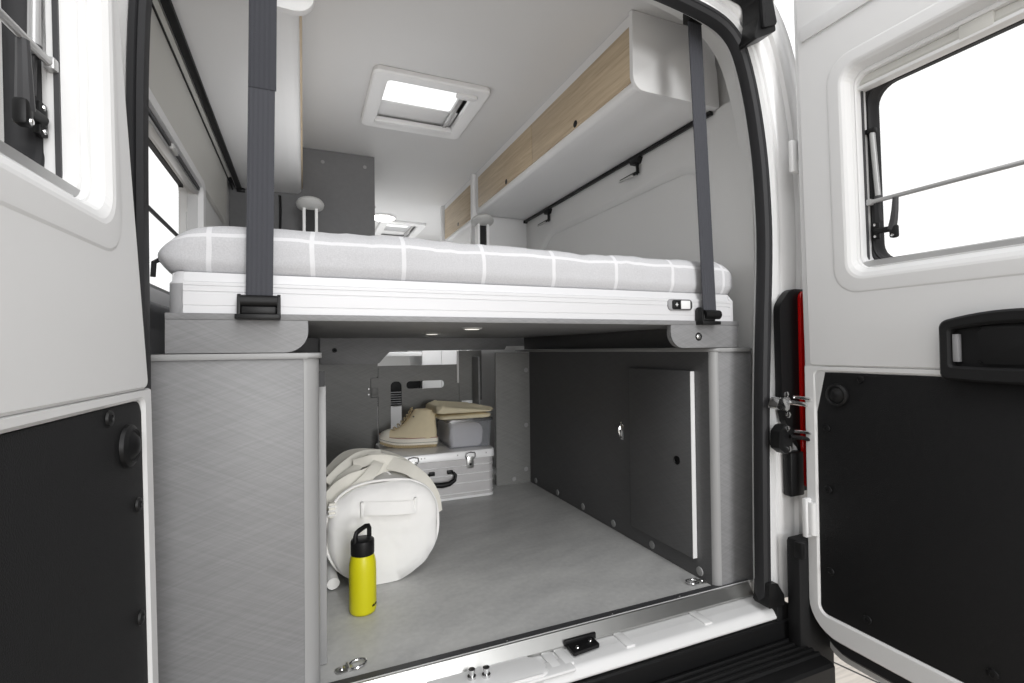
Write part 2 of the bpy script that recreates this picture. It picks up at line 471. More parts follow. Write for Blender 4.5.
# ---- sill
sb = B()
sill_prof = rpoly([(1.155, -.03, 0), (1.10, -.028, .01), (1.06, -.030, .02), (1.043, -.056, .008), (1.06, -.060, 0), (1.155, -.060, 0)])
sb.prism([(p[0], p[1]) for p in sill_prof], 'x', XC - .80, XC + .778)
sb.box(.40, .60, 1.048, 1.10, -.034, -.024, .005)
sb.prism(rpoly([(.20, 1.06, .02), (.54, 1.052, .02), (.52, 1.13, .02), (.24, 1.135, .03)]), 'z', -.04, -.018, .008)
for x in (.545, .58, .76, 1.02):
    sb.box(x, x + .028, 1.07, 1.135, -.033, -.0235, .004)
struct('trim_3', sb, 'paint', 40, 'white painted sill across the rear opening')
t = thing('threshold_strip', 'bright aluminium edge strip along the cargo floor sill', 'threshold strip', (XC, 1.15, -.02))
tp = [(1.172, 0.0), (1.172, .003), (1.163, .0035), (1.163, .006), (1.1585, .006), (1.1585, -.0265), (1.1555, -.0265), (1.155, 0.0)]
obj('angle_profile', B().prism(tp, 'x', XL + .02, XC + .79), 'aluw', t, 20)
obj('lip_profile', B().prism([(1.157, -.001), (1.157, .0065), (1.1525, .0065), (1.1335, -.021), (1.1335, -.0265), (1.155, -.0265)], 'x', XL + .02, XC + .775), 'steel', t, 20)
obj('rubber_insert', B().prism([(1.1635, .0036), (1.1635, .0062), (1.186, .0045), (1.188, .0005), (1.165, .0005)], 'x', XL + .02, XC + .79), 'darkplas', t)
for x in (.47, .785, 1.02):
    obj('screw', B().lathe([(.0045, 0), (.004, .0025), (.001, .003)], (x, 1.172, .005), (0, 0, 1), 12), 'chrome', t)

t = thing('latch_plate', 'small black latch plate screwed to the white sill', 'latch plate', (.655, 1.12, -.024))
obj('plate', B().prism(rpoly([(.615, 1.087, .003), (.695, 1.095, .003), (.694, 1.135, .003), (.618, 1.135, .003)]), 'z', -.0235, -.015, .002), 'black', t)
obj('upstand', B().box(.612, .705, 1.128, 1.136, -.022, -.006, .002), 'black', t)
for x, y in ((.635, 1.105), (.680, 1.118)):
    obj('screw', B().lathe([(.0055, 0), (.0045, .003), (.001, .0035)], (x, y, -.015), (0, 0, 1), 14), 'chrome', t)
t = thing('striker_bolts', 'pair of steel striker bolts standing on the white sill', 'striker', (.37, 1.10, -.018))
for x, y in ((.355, 1.105), (.388, 1.098)):
    obj('bolt', B().lathe([(.010, 0), (.010, .006), (.006, .006), (.006, .016), (.008, .016), (.008, .021), (.003, .022)], (x, y, -.018), (0, 0, 1), 14), 'chrome', t)

# ---- bumper step
bb = B()
prof = [(1.075, -.061), (1.044, -.061), (1.040, -.064), (1.037, -.112)]
y = 1.035
while y > .955:
    prof += [(y, -.112), (y - .004, -.106), (y - .010, -.106), (y - .014, -.112)]; y -= .019
prof += [(.948, -.112), (.928, -.113), (.914, -.115), (.907, -.122), (.905, -.36), (.93, -.40), (1.075, -.40)]
bb.prism(prof, 'x', -.212, 1.312)
t = thing('rear_bumper', 'black plastic step bumper with grooved tread below the sill', 'bumper', (XC, 1.0, -.55))
obj('step', bb, 'black', t, 25)
obj('backing', B().box(XC - .80, XC + .80, 1.075, 1.15, -.40, -.061), 'blackm', t)
for sx in (-1, 1):
    x0, x1 = (XC + .786, XC + .93) if sx > 0 else (XC - .93, XC - .786)
    obj('corner_cover', B().box(x0, x1, .985, 1.03, -.40, .19, .012), 'blackm', t)
struct('trim_9', B().box(1.268, 1.32, 1.046, 1.12, -.40, -.018, .004), 'blackm', 0, 'black filler below the sill corner')
for x in (.15, .62):
    obj('bump_stop', B().box(x, x + .05, 1.030, 1.040, -.095, -.070, .002), 'black', t)

# ------------------------------------------------------------------ tail lamps, brackets on the pillar
t = thing('tail_light', 'tall red tail light in black housing behind the open door', 'tail light', (1.38, 1.03, .31))
hp = rpoly([(1.286, .58, .03), (1.30, .52, .02), (1.325, .49, .02), (1.355, .44, .03), (1.362, .31, .01), (1.44, .31, .01), (1.44, .91, .01), (1.33, .91, .05), (1.283, .86, .05)])
obj('housing', B().prism(hp, 'y', 1.030, 1.052, .004), 'black', t)
obj('lens', B().prism(rpoly([(1.359, .325, .01), (1.425, .325, .01), (1.425, .905, .01), (1.359, .905, .02)]), 'y', 1.020, 1.032, .004), 'red', t)
obj('lamp_base', B().box(1.305, 1.362, 1.020, 1.05, .30, .43, .006), 'black', t)
obj('lens_rib', B().box(1.374, 1.377, 1.0165, 1.0215, .33, .90), 'red', t)
def check_arm(z, dark, label, name):
    t = thing(name, label, 'door stay', (1.24, 1.04, z))
    m = 'black' if dark else 'chrome'
    obj('bracket', B().prism(rpoly([(1.232, z - .025, .006), (1.262, z - .045, .01), (1.285, z - .04, .01), (1.292, z + .02, .01), (1.262, z + .043, .01), (1.236, z + .02, .008)]) if dark else rpoly([(1.226, z - .01, .004), (1.275, z - .022, .006), (1.285, z + .02, .006), (1.24, z + .02, .006)]), 'y', 1.0, 1.03, .004), m, t)
    path = [(1.275, 1.0, z + .005), (1.31, .985, z + .0), (1.35, .975, z - .012), (1.39, .965, z - .018)]
    obj('arm', B().tube(path, .011 if dark else .006, 10, flat=.006, up=(0, 0, 1)), m, t)
    obj('rod', B().tube([(p[0] + .005, p[1] - .012, p[2] + .016) for p in path], .0045, 8), 'chrome', t)
    for dx, dz in ((.028, .028), (.034, -.03)):
        obj('bolt', B().lathe([(.008, 0), (.008, .004), (.003, .006)], (1.236 + dx, 1.0, z + dz), (0, -1, 0), 12), 'chrome', t)
check_arm(.478, True, 'black door check arm below the chrome one on the white pillar', 'door_check_arm')
check_arm(.575, False, 'chrome door check arm bolted to the white pillar', 'door_check_arm')
t = thing('corner_bracket', 'black plastic bracket at the top corner of the rear opening', 'bracket', (1.22, 1.03, 1.60))
obj('cover', B().prism(rpoly([(1.186, 1.588, .006), (1.20, 1.60, .004), (1.275, 1.640, .01), (1.245, 1.77, .01), (1.10, 1.775, .01), (1.10, 1.745, .006), (1.207, 1.728, .02), (1.208, 1.665, .02)]), 'y', .995, 1.05, .006).xf(lambda c: (c.x - .028, c.y, c.z)), 'black', t)
obj('fold', B().prism(rpoly([(1.215, 1.63, .004), (1.268, 1.652, .006), (1.240, 1.765, .006), (1.205, 1.765, .006)]), 'y', .985, .997, .004).xf(lambda c: (c.x - .028, c.y, c.z)), 'blackm', t)

# ------------------------------------------------------------------ rear doors
def pull(F, t, n):
    """pull handle: arched surround, recessed cup, pale clip"""
    b = B()
    def hand(u0, u1, z0, z1, r, v, bow=0.0):
        P = rrb(u0, u1, z0, z1, r, n); out = []
        for q in range(4):
            c = P[q * (n + 1):(q + 1) * (n + 1)]; out += c
            a, e = c[-1], P[((q + 1) * (n + 1)) % len(P)]
            out += [(a[0] + (e[0] - a[0]) * k / 12, a[1] + (e[1] - a[1]) * k / 12) for k in range(1, 12)]
        return [(p[0], v, p[1] + bow * (1 - min(1.0, ((p[0] - .463) / .131) ** 2)) * (1 if p[1] > .73 else -.25)) for p in out]
    b.loft([hand(.333, .594, .664, .790, .014, -.002, .020), hand(.333, .594, .664, .790, .014, .020, .020), hand(.338, .589, .669, .785, .012, .027, .020), hand(.350, .577, .690, .772, .008, .026, .016), hand(.354, .573, .694, .768, .006, .020, .014), hand(.354, .573, .694, .768, .006, .001, .014)], True)
    h = obj('pull_handle', b.xf(F), 'blackm', t, 35)
    obj('handle_cup', B().prism(rrb(.396, .540, .698, .776, .01), 'y', .0, .012, .005).xf(F), 'black', h)
    obj('handle_recess', B().prism(rrb(.345, .583, .682, .788, .004), 'y', .0005, .003).xf(F), 'black', h)
    obj('handle_clip', B().box(.356, .366, .003, .0185, .702, .762, .001).xf(F), 'bluegrey', h)
def door(name, handle, base, du, nv, lean, hinge_curve, label, loc):
    base = Vector(base); du = Vector(du).normalized(); nv = Vector(nv).normalized()
    def F(c):
        u, v, z = c
        if hinge_curve:
            s = max(0.0, .18 * (z - .7))
            u = u + s * max(0.0, 1 - u / .13) if u > -.2 else u
        vv = v + (lean * max(0.0, z - .75) if not hinge_curve else lean * (z - .7))
        p = base + du * u + nv * vv
        return (p.x, p.y, z)
    t = thing(name, label, 'van door', loc); t['kind'] = 'structure'
    W, Z0, Z1 = .76, -.06, 1.93
    H = (.150, .705, .936, 1.454)          # window opening (u0, u1, z0, z1)
    n = 6
    def ring(u0, u1, z0, z1, r, v): return [(p[0], v, p[1]) for p in rrb(u0, u1, z0, z1, r, n)]
    b = B()
    b.loft([ring(0, W, Z0, Z1, .085, -.060), ring(0, W, Z0, Z1, .085, -.022), ring(.004, W - .004, Z0 + .004, Z1 - .004, .082, -.015), ring(.012, W - .012, Z0 + .012, Z1 - .012, .075, -.012),
            ring(H[0] - .01, H[1] + .01, H[2] - .01, H[3] + .01, .04, -.012), ring(H[0], H[1], H[2], H[3], .035, -.02), ring(H[0], H[1], H[2], H[3], .035, -.060)], True, loop=True)
    shell = obj('door_frame', b.xf(F), 'paint', t, 25)
    # outer skin, seal
    b = B()
    b.loft([ring(-.012, W + .012, Z0 - .095, Z1 + .03, .06, -.100), ring(-.012, W + .012, Z0 - .095, Z1 + .03, .06, -.086), ring(H[0], H[1], H[2], H[3], .05, -.086), ring(H[0], H[1], H[2], H[3], .05, -.100)], True, loop=True)
    obj('outer_skin', b.xf(F), 'paint', t, 40)
    b = B()
    b.loft([ring(-.004, W + .004, Z0 - .056, Z1 + .01, .09, -.082), ring(-.008, W + .008, Z0 - .060, Z1 + .014, .09, -.07), ring(-.006, W + .006, Z0 - .058, Z1 + .01, .09, -.052), ring(.0, W, Z0 - .050, Z1, .09, -.045), ring(.02, W - .02, Z0 + .02, Z1 - .02, .06, -.05), ring(.05, W - .05, Z0 + .05, Z1 - .05, .05, -.060), ring(.05, W - .05, Z0 + .05, Z1 - .05, .05, -.082)], True, loop=True)
    obj('door_weatherstrip', b.xf(F), 'rubber', t, 40)
    b = B()
    def rg(u0, u1, z0, z1, rb, rt, v): return [(p[0], v, p[1]) for p in rpoly([(u0, z0, rb), (u1, z0, rb), (u1, z1, rt), (u0, z1, rt)], 7)]
    b.loft([rg(0, W, Z0, .684, .085, .003, -.014), rg(.0, W, Z0, .684, .085, .003, -.006), rg(.005, W - .005, Z0 + .005, .682, .08, .003, -.001), rg(.030, W - .024, -.006, .673, .030, .016, -.001), rg(.0355, W - .0285, .0005, .6685, .022, .014, -.005), rg(.036, W - .029, .001, .668, .022, .014, -.013)], True)
    obj('lower_rim', b.xf(F), 'paint', t, 25)
    # upper trim with the pressed surround of the window
    b = B()
    r0 = (.018, W - .018, .684, 1.88)
    b.loft([ring(*r0, .012, -.013), ring(*r0, .012, -.004), ring(r0[0] + .004, r0[1] - .004, r0[2] + .004, r0[3] - .004, .01, 0.0),
            ring(.098, .735, .876, 1.500, .065, 0.0), ring(.102, .733, .880, 1.496, .062, .0014), ring(.108, .730, .886, 1.491, .059, .0018),
            ring(.130, .718, .910, 1.470, .046, .0018), ring(.136, .714, .916, 1.465, .042, .0), ring(.142, .709, .926, 1.458, .038, -.006), ring(.150, .704, .937, 1.452, .034, -.022), ring(.152, .702, .939, 1.450, .034, -.030), ring(.152, .702, .939, 1.450, .034, -.038)], True)
    obj('upper_trim_panel', b.xf(F), 'door_inner', t, 9)
    # raised bar high on the trim
    obj('trim_bar', B().prism(rrb(.034, .66, 1.592, 1.634, .004), 'y', -.001, .006, .002).xf(F), 'door_inner', t)
    # lower black board, screws, round cap
    obj('lower_board', B().prism(rrb(.037, W - .03, .002, .667, .018), 'y', -.013, -.005, .002).xf(F), 'board', t)
    for u, z in ((.155, .654), (.062, .513), (.064, .345), (.066, .124), (.16, .040), (.41, .050), (.69, .10), (.69, .5)):
        obj('push_rivet', B().lathe([(.011, 0), (.010, .003), (.005, .004), (.0045, .0025)], (u, -.004, z), (0, 1, 0), 16).xf(F), 'black', t)
    g = obj('round_cap', B().lathe([(.031, 0), (.030, .005), (.024, .009), (.021, .006), (.019, .0065), (.012, .013), (.002, .0145)], (.095, -.004, .607), (0, 1, 0), 28).xf(F), 'black', t)
    if handle: pull(lambda c: F((c[0] + .009, c[1], c[2])), t, n)
    # window: liner, blind cassette, black glazing frame, pane, stay, strut and latch
    wf = obj('window_frame', B().loft([ring(.152, .702, .938, 1.452, .03, -.085), ring(.152, .702, .938, 1.452, .03, -.030), ring(.1535, .7015, .942, 1.446, .03, -.028), ring(.156, .699, .946, 1.440, .03, -.030), ring(.158, .697, .950, 1.438, .03, -.064), ring(.158, .697, .950, 1.438, .03, -.085)], True, loop=True).xf(F), 'white', t, 35)
    obj('blind_cassette', B().prism([(-.062, 1.415), (-.044, 1.415), (-.040, 1.421), (-.040, 1.436), (-.046, 1.444), (-.062, 1.444)], 'x', .157, .698, .002).xf(F), 'cassette', wf, 25)
    obj('cassette_rail', B().box(.153, .702, -.062, -.034, 1.405, 1.4135, .001).xf(F), 'white', wf)
    obj('blind_tab', B().box(.375, .435, -.044, -.033, 1.410, 1.440, .002).xf(F), 'cassette', wf)
    obj('window_sill', B().prism([(-.066, .940), (-.031, .940), (-.028, .943), (-.028, .955), (-.032, .958), (-.066, .962)], 'x', .1525, .702, .001).xf(F), 'silver', wf, 25)
    obj('felt_channel', B().box(.1575, .1610, -.052, -.046, .963, 1.404).xf(F), 'darkplas', wf)
    gl = obj('glazing_frame', B().loft([ring(.145, .708, .935, 1.450, .06, -.098), ring(.148, .705, .938, 1.447, .06, -.066), ring(.157, .697, .945, 1.432, .056, -.064), ring(.160, .694, .948, 1.428, .054, -.067), ring(.163, .691, .951, 1.425, .052, -.064), ring(.167, .687, .955, 1.420, .050, -.069), ring(.168, .686, .957, 1.417, .048, -.078), ring(.171, .683, .960, 1.413, .046, -.084), ring(.171, .683, .960, 1.413, .046, -.098)], True, loop=True).xf(F), 'rubber', t, 30)
    obj('window_pane', B().prism(rrb(.165, .688, .955, 1.416, .045), 'y', -.096, -.092).xf(F), 'glass', gl, 0)
    obj('stay_bar', B().tube([(.158, -.052, 1.112), (.165, -.052, 1.112), (.70, -.052, 1.112)], .0055, 10, flat=.0045, up=(0, 1, 0)).xf(F), 'silver', wf)
    obj('stay_bracket', B().box(.156, .172, -.058, -.046, 1.104, 1.120, .002).xf(F), 'silver', wf)
    s = obj('gas_strut', B().cyl((.172, -.062, 1.298), (.181, -.062, 1.12), .0066).xf(F), 'silver', gl)
    obj('strut_rod', B().cyl((.181, -.062, 1.12), (.186, -.062, 1.06), .0032).lathe([(.0078, 0), (.0078, .014)], (.1805, -.062, 1.112), (0, 0, 1), 14).xf(F), 'darkplas', s)
    obj('strut_mount', B().box(.158, .182, -.068, -.054, 1.292, 1.304, .002).xf(F), 'black', s)
    k = obj('window_latch', B().box(.163, .181, -.066, -.057, 1.016, 1.058, .002).cyl((.172, -.060, 1.036), (.218, -.060, 1.034), .0075).box(.208, .226, -.066, -.050, 1.010, 1.042, .005).xf(F), 'black', gl)
    obj('latch_lever', B().tube([(.212, -.058, 1.032), (.219, -.055, 1.055), (.2235, -.053, 1.078), (.2265, -.052, 1.108)], [.0095, .0085, .0075, .0065], 10).xf(F), 'darkplas', k)
    for u, z in ((.172, 1.022), (.172, 1.052), (.217, 1.016)):
        obj('latch_screw', B().lathe([(.0042, 0), (.0035, .002), (.001, .0025)], (u, -.0575 if u < .19 else -.0505, z), (0, 1, 0), 12).xf(F), 'chrome', k)
    return t
d1 = door('door_1', True, (1.32, .988, 0), (0, -1, 0), (-1, 0, 0), .028, False, 'open white rear door beside the red tail light', (1.36, .98, -.12))
door('door_2', False, (-.2264, .971, 0), (-.059, -.998, 0), (.998, -.059, 0), -.022, True, 'open white rear door beside the bed corner with bulging linen', (-.27, .95, -.12))

for z, lab, nm in ((1.30, '', ''), (.17, '', '')):
    t = d1
    if z > 1:
        obj('hinge_leaf', B().box(1.308, 1.345, .998, 1.012, z - .055, z + .04, .004), 'paint', t)
        obj('hinge_knuckle', B().cyl((1.338, .992, z - .05), (1.338, .992, z - .02), .010), 'paint', t)
        obj('hinge_pin', B().cyl((1.338, .99, z + .012), (1.338, .99, z + .045), .007), 'silver', t)
    else:
        obj('hinge_leaf', B().box(1.30, 1.40, .972, .986, z + .03, z + .14, .004), 'paint', t)
        obj('hinge_knuckle', B().cyl((1.318, .965, z + .04), (1.318, .965, z + .13), .011), 'paint', t)
        obj('hinge_clip', B().box(1.283, 1.300, .975, 1.0, z - .03, z + .015, .003), 'black', t)

# ------------------------------------------------------------------ under-bed cupboards
YB = 1.17
def quarter_post(xc, yc, r, z0, z1, a0, a1, th=.006):
    pts = [(xc + r * math.cos(math.radians(a0 + (a1 - a0) * k / 12)), yc + r * math.sin(math.radians(a0 + (a1 - a0) * k / 12))) for k in range(13)]
    inn = [(xc + (r - th) * math.cos(math.radians(a1 + (a0 - a1) * k / 12)), yc + (r - th) * math.sin(math.radians(a1 + (a0 - a1) * k / 12))) for k in range(13)]
    return B().prism(pts + inn, 'z', z0, z1)
def top_board(x0, x1, y0, y1, z0, z1):
    h = (z1 - z0) / 2
    return B().prism(rrb(x0, x1, y0, y1, .03), 'z', z0, z1, h * .8, 3)
CX = .032
t = thing('storage_cupboard', 'grey brushed cupboard under the bed end where the duffel stands', 'cupboard', (-.15, 1.9, 0))
obj('front_panel', B().box(XL + .01, .0, YB, YB + .016, .0, .725, .001), 'lam', t)
obj('corner_post', quarter_post(.0, YB + .032, .032, 0, .725, -90, 0), 'lam_edge', t, 60)
obj('side_panel', B().box(.016, CX, YB + .032, 2.74, 0, .725), 'lam', t)
obj('cupboard_top', top_board(XL + .01, CX + .006, YB - .006, 2.74, .725, .737), 'lam_edge', t)
dd = obj('cupboard_door', B().box(CX + .001, .049, 1.262, 1.59, .002, .657, .0015), 'lam_edge', t)
obj('hinge', B().prism([(1.20, .66), (1.235, .66), (1.225, .685), (1.205, .695)], 'x', CX, CX + .012), 'black', t)
RX = 1.165
t = thing('storage_cupboard', 'grey brushed cupboard with a finger hole door opposite the duffel bag', 'cupboard', (1.24, 1.8, 0))
obj('front_panel', B().box(RX + .020, XR - .02, YB, YB + .016, .0, .725, .001), 'lam', t)
obj('corner_post', quarter_post(RX + .020, YB + .020, .020, 0, .725, 180, 270), 'lam_edge', t, 60)
sp_ = obj('side_panel', B().box(RX, RX + .016, YB + .020, 2.524, 0, .725), 'lam_deep_shade', t)
obj('cupboard_top', top_board(RX - .004, XR - .005, YB - .006, 2.74, .725, .737), 'lam_edge', t)
dr = obj('cupboard_door', B().box(RX - .017, RX - .001, 1.252, 1.579, .062, .663, .0015), 'lam_deep_shade', t)
obj('door_edge', B().box(RX - .0172, RX - .001, 1.2505, 1.2525, .063, .662), 'aluw', dr)
obj('finger_hole', B().lathe([(.0145, 0), (.0145, .002), (.0125, .0025), (.011, -.001), (.0001, -.001)], (RX - .017, 1.319, .364), (-1, 0, 0), 24), 'black', dr)
hk = obj('door_catch', B().tube([(RX, 1.648, .440), (RX - .012, 1.648, .434), (RX - .018, 1.648, .412), (RX - .012, 1.648, .390), (RX, 1.648, .384)], .004, 8), 'chrome', t)
obj('catch_plate', B().box(RX - .003, RX, 1.639, 1.659, .377, .447, .001), 'chrome', hk)
for y in (1.241, 1.477, 1.720, 1.960, 2.204, 2.453):
    obj('screw_cap', B().lathe([(.0145, 0), (.0135, .0025), (.006, .0035), (.0001, .0035)], (RX, y, .024), (-1, 0, 0), 20), 'lam_edge', t)
# partition across the niche beside the aluminium case
t = thing('niche_partition', 'narrow upright grey panel closing the niche beside the aluminium case', 'panel', (1.06, 2.53, 0))
obj('panel', B().prism(rpoly([(.962, 2.525, .008), (RX, 2.525, 0), (RX, 2.541, 0), (.962, 2.541, .008)]), 'z', 0, .722), 'lam_shade', t)
for x, z in ((1.139, .073), (1.142, .317), (1.146, .623), (1.066, .026)):
    obj('screw_cap', B().lathe([(.0125, 0), (.0115, .0025), (.005, .0035), (.0001, .0035)], (x, 2.525, z), (0, -1, 0), 20), 'lam_edge', t)
# back of the niche
t = thing('niche_back_panel', 'tall shaded grey panel at the back of the niche behind the duffel', 'panel', (.2, 2.83, 0))
obj('panel', B().prism([(CX + .002, 0), (.372, 0), (.372, .605), (.340, .612), (.337, .640), (.337, .672), (.372, .672), (.372, .70), (CX + .002, .70)] if False else [(CX + .002, 0), (.378, 0), (.378, .481), (.343, .481), (.340, .485), (.340, .586), (.344, .592), (.374, .592), (.379, .597), (.379, .72), (CX + .002, .72)], 'y', 2.822, 2.838), 'lam_shade', t)
obj('hinge_plate', B().box(.346, .380, 2.818, 2.8238, .492, .535, .001), 'lam_shade', t)
for z in (.50, .53):
    obj('screw_cap', B().lathe([(.006, 0), (.004, .003), (.0001, .003)], (.330, 2.822, z), (0, -1, 0), 14), 'silver', t)
# board with slots
def slot(x0, x1, z0, z1): return rrb(x0, x1, z0, z1, min(x1 - x0, z1 - z0) / 2 - .001, 6)
bs = B()
# built as a grid of cells round the two slots; round slot ends are small fillets
cells = [(.382, .449, 0, .655), (.511, .537, 0, .655), (.537, .758, 0, .521), (.537, .758, .565, .655), (.758, .862, 0, .655), (.449, .511, .566, .655), (.449, .511, 0, .20), (.343, .3825, .484, .589)]
for x0, x1, z0, z1 in cells: bs.box(x0, x1, 2.824, 2.836, z0, z1)
def fillet(cx, cz, r, sx, sz):
    pts = [(cx, cz)] + [(cx - sx * r + sx * r * math.cos(a * PI / 12), cz - sz * r + sz * r * math.sin(a * PI / 12)) for a in range(7)]
    bs.prism(pts, 'y', 2.8242, 2.8358)
for cx, sx in ((.449, -1), (.511, 1)): fillet(cx, .566, .026, sx, 1)
for cx, sx in ((.537, -1), (.758, 1)):
    for cz, sz in ((.521, -1), (.565, 1)): fillet(cx, cz, .0205, sx, sz)
t = thing('slotted_board', 'shaded grey board with rounded slots behind the shoe', 'board', (.62, 2.83, 0))
obj('board', bs, 'lam_shade', t, 30)
bp_ = rpoly([(.08, .668, .02), (.380, .668, .03), (.412, .705, .02), (.445, .738, .03), (1.125, .738, .004), (1.135, .76, 0), (XR - .01, .76, 0), (XR - .01, .845, 0), (.08, .845, 0)])
t = thing('cross_beam', 'grey cross beam with a curved cutout under the bed', 'beam', (.6, 2.80, .74))
obj('beam_board', B().prism(bp_, 'y', 2.790, 2.806, .001), 'lam', t)
obj('bolt', B().lathe([(.013, 0), (.012, .003), (.007, .003), (.006, -.001), (.0001, -.001)], (.152, 2.790, .745), (0, -1, 0), 18), 'black', t)
t = thing('sliding_panel', 'shaded upright panel with a pale edge between slotted board and niche partition', 'panel', (.9, 2.83, 0))
obj('panel', B().box(.845, .985, 2.816, 2.822, .44, .736), 'lam_shade', t)
obj('side_board', B().box(.925, .935, 2.70, 2.815, 0, .70), 'lam', t)
obj('edge_strip', B().box(.832, .844, 2.814, 2.822, .545, .735, .002), 'white', t)

# ------------------------------------------------------------------ bed
t = thing('lift_bed', 'raised bed platform with white ribbed aluminium edge', 'bed', (.51, 1.8, .74))
obj('bed_board', B().box(-.252, 1.268, 1.165, 2.69, .807, .820, .001), 'lam', t)
fp = [(1.170, .8205), (1.170, .834), (1.1713, .8345), (1.1713, .8365), (1.170, .837), (1.170, .862), (1.1716, .8625), (1.1716, .865), (1.170, .8655), (1.170, .874), (1.1716, .8745), (1.1716, .877), (1.170, .8775), (1.170, .884), (1.175, .886), (1.182, .905), (1.20, .905), (1.20, .8205)]
fr = obj('bed_frame', B().prism(fp, 'x', -.222, 1.236), 'alu', t, 20)
def corner(x0, sx):
    b = B(); pr = [(0, .8205), (0, .882), (.004, .886), (.010, .905)]
    rings = []
    for k in range(9):
        a = PI / 2 * k / 8
        rings.append([(x0 + sx * (.026 - i_) * math.sin(a) if False else x0 + sx * (.028 - q) * math.sin(a), 1.198 - (.028 - q) * math.cos(a), z) for q, z in pr for i_ in (0,)])
    b.loft(rings, closed=False)
    b.prism([(x0 + sx * .028 * math.sin(PI / 2 * k / 8), 1.198 - .028 * math.cos(PI / 2 * k / 8)) for k in range(9)] + [(x0, 1.198)], 'z', .8205, .88)
    return b
obj('frame_corner', corner(-.222, -1), 'alu', t, 50)
obj('frame_corner', B().prism([(1.170, .8205), (1.170, .884), (1.182, .905), (1.20, .905), (1.20, .8205)], 'x', 1.236, 1.25).xf(lambda c: (c.x if c.z < .885 else min(c.x, 1.24), c.y, c.z)), 'alu', t, 20)
for x in (-.235, 1.24):
    obj('frame_side', B().box(x - .012, x + .012, 1.2, 2.59, .8205, .905, .003), 'alu', t)
obj('support_rail', B().box(1.205, 1.222, 1.19, 2.68, .7385, .8065, .001), 'lam_deep_shade', t)
bl = obj('bed_bracket', B().prism(rpoly([(-.252, .7385, 0), (.010, .7385, .046), (.010, .807, 0), (-.252, .807, 0)], 10), 'y', 1.166, 1.184, .001), 'lam', t)
b2 = obj('bed_bracket', B().prism(rpoly([(1.0, .7385, .046), (1.266, .7385, 0), (1.266, .807, 0), (1.0, .807, 0)], 10), 'y', 1.166, 1.184, .001), 'lam', t)
obj('bolt_ring', B().lathe([(.0125, 0), (.012, .0015), (.0085, .0015), (.008, .0002), (.0001, .0002)], (1.105, 1.166, .772), (0, -1, 0), 20), 'black', b2)
obj('bolt', B().lathe([(.0078, 0), (.0078, .002), (.005, .0035), (.0001, .0035)], (1.105, 1.166, .772), (0, -1, 0), 18), 'steel', b2)
sw = obj('switch_panel', B().prism(rrb(.992, 1.083, .850, .884, .012), 'y', 1.166, 1.172, .0015), 'bluegrey', t)
obj('switch_insert', B().prism(rrb(1.006, 1.079, .853, .881, .006), 'y', 1.164, 1.168, .001), 'black', sw)
kb = obj('black_button', B().box(1.008, 1.033, 1.1615, 1.166, .8545, .8795, .0015), 'black', sw)
obj('plus_mark', B().box(1.0185, 1.0215, 1.1608, 1.1617, .862, .872).box(1.015, 1.025, 1.1608, 1.1617, .8655, .8685), 'white', kb)
obj('white_button', B().box(1.037, 1.072, 1.1615, 1.166, .8545, .8795, .002), 'white', sw)
for x, y in ((.47, 1.934), (.474, 1.439)):
    sp2 = obj('downlight', B().lathe([(.032, 0), (.030, .004), (.024, .005)], (x, y, .807), (0, 0, -1), 28), 'tint', t)
    obj('downlight_lens', B().lathe([(.0235, .0049), (.020, .0058), (.0001, .006)], (x, y, .807), (0, 0, -1), 28), 'led', sp2)
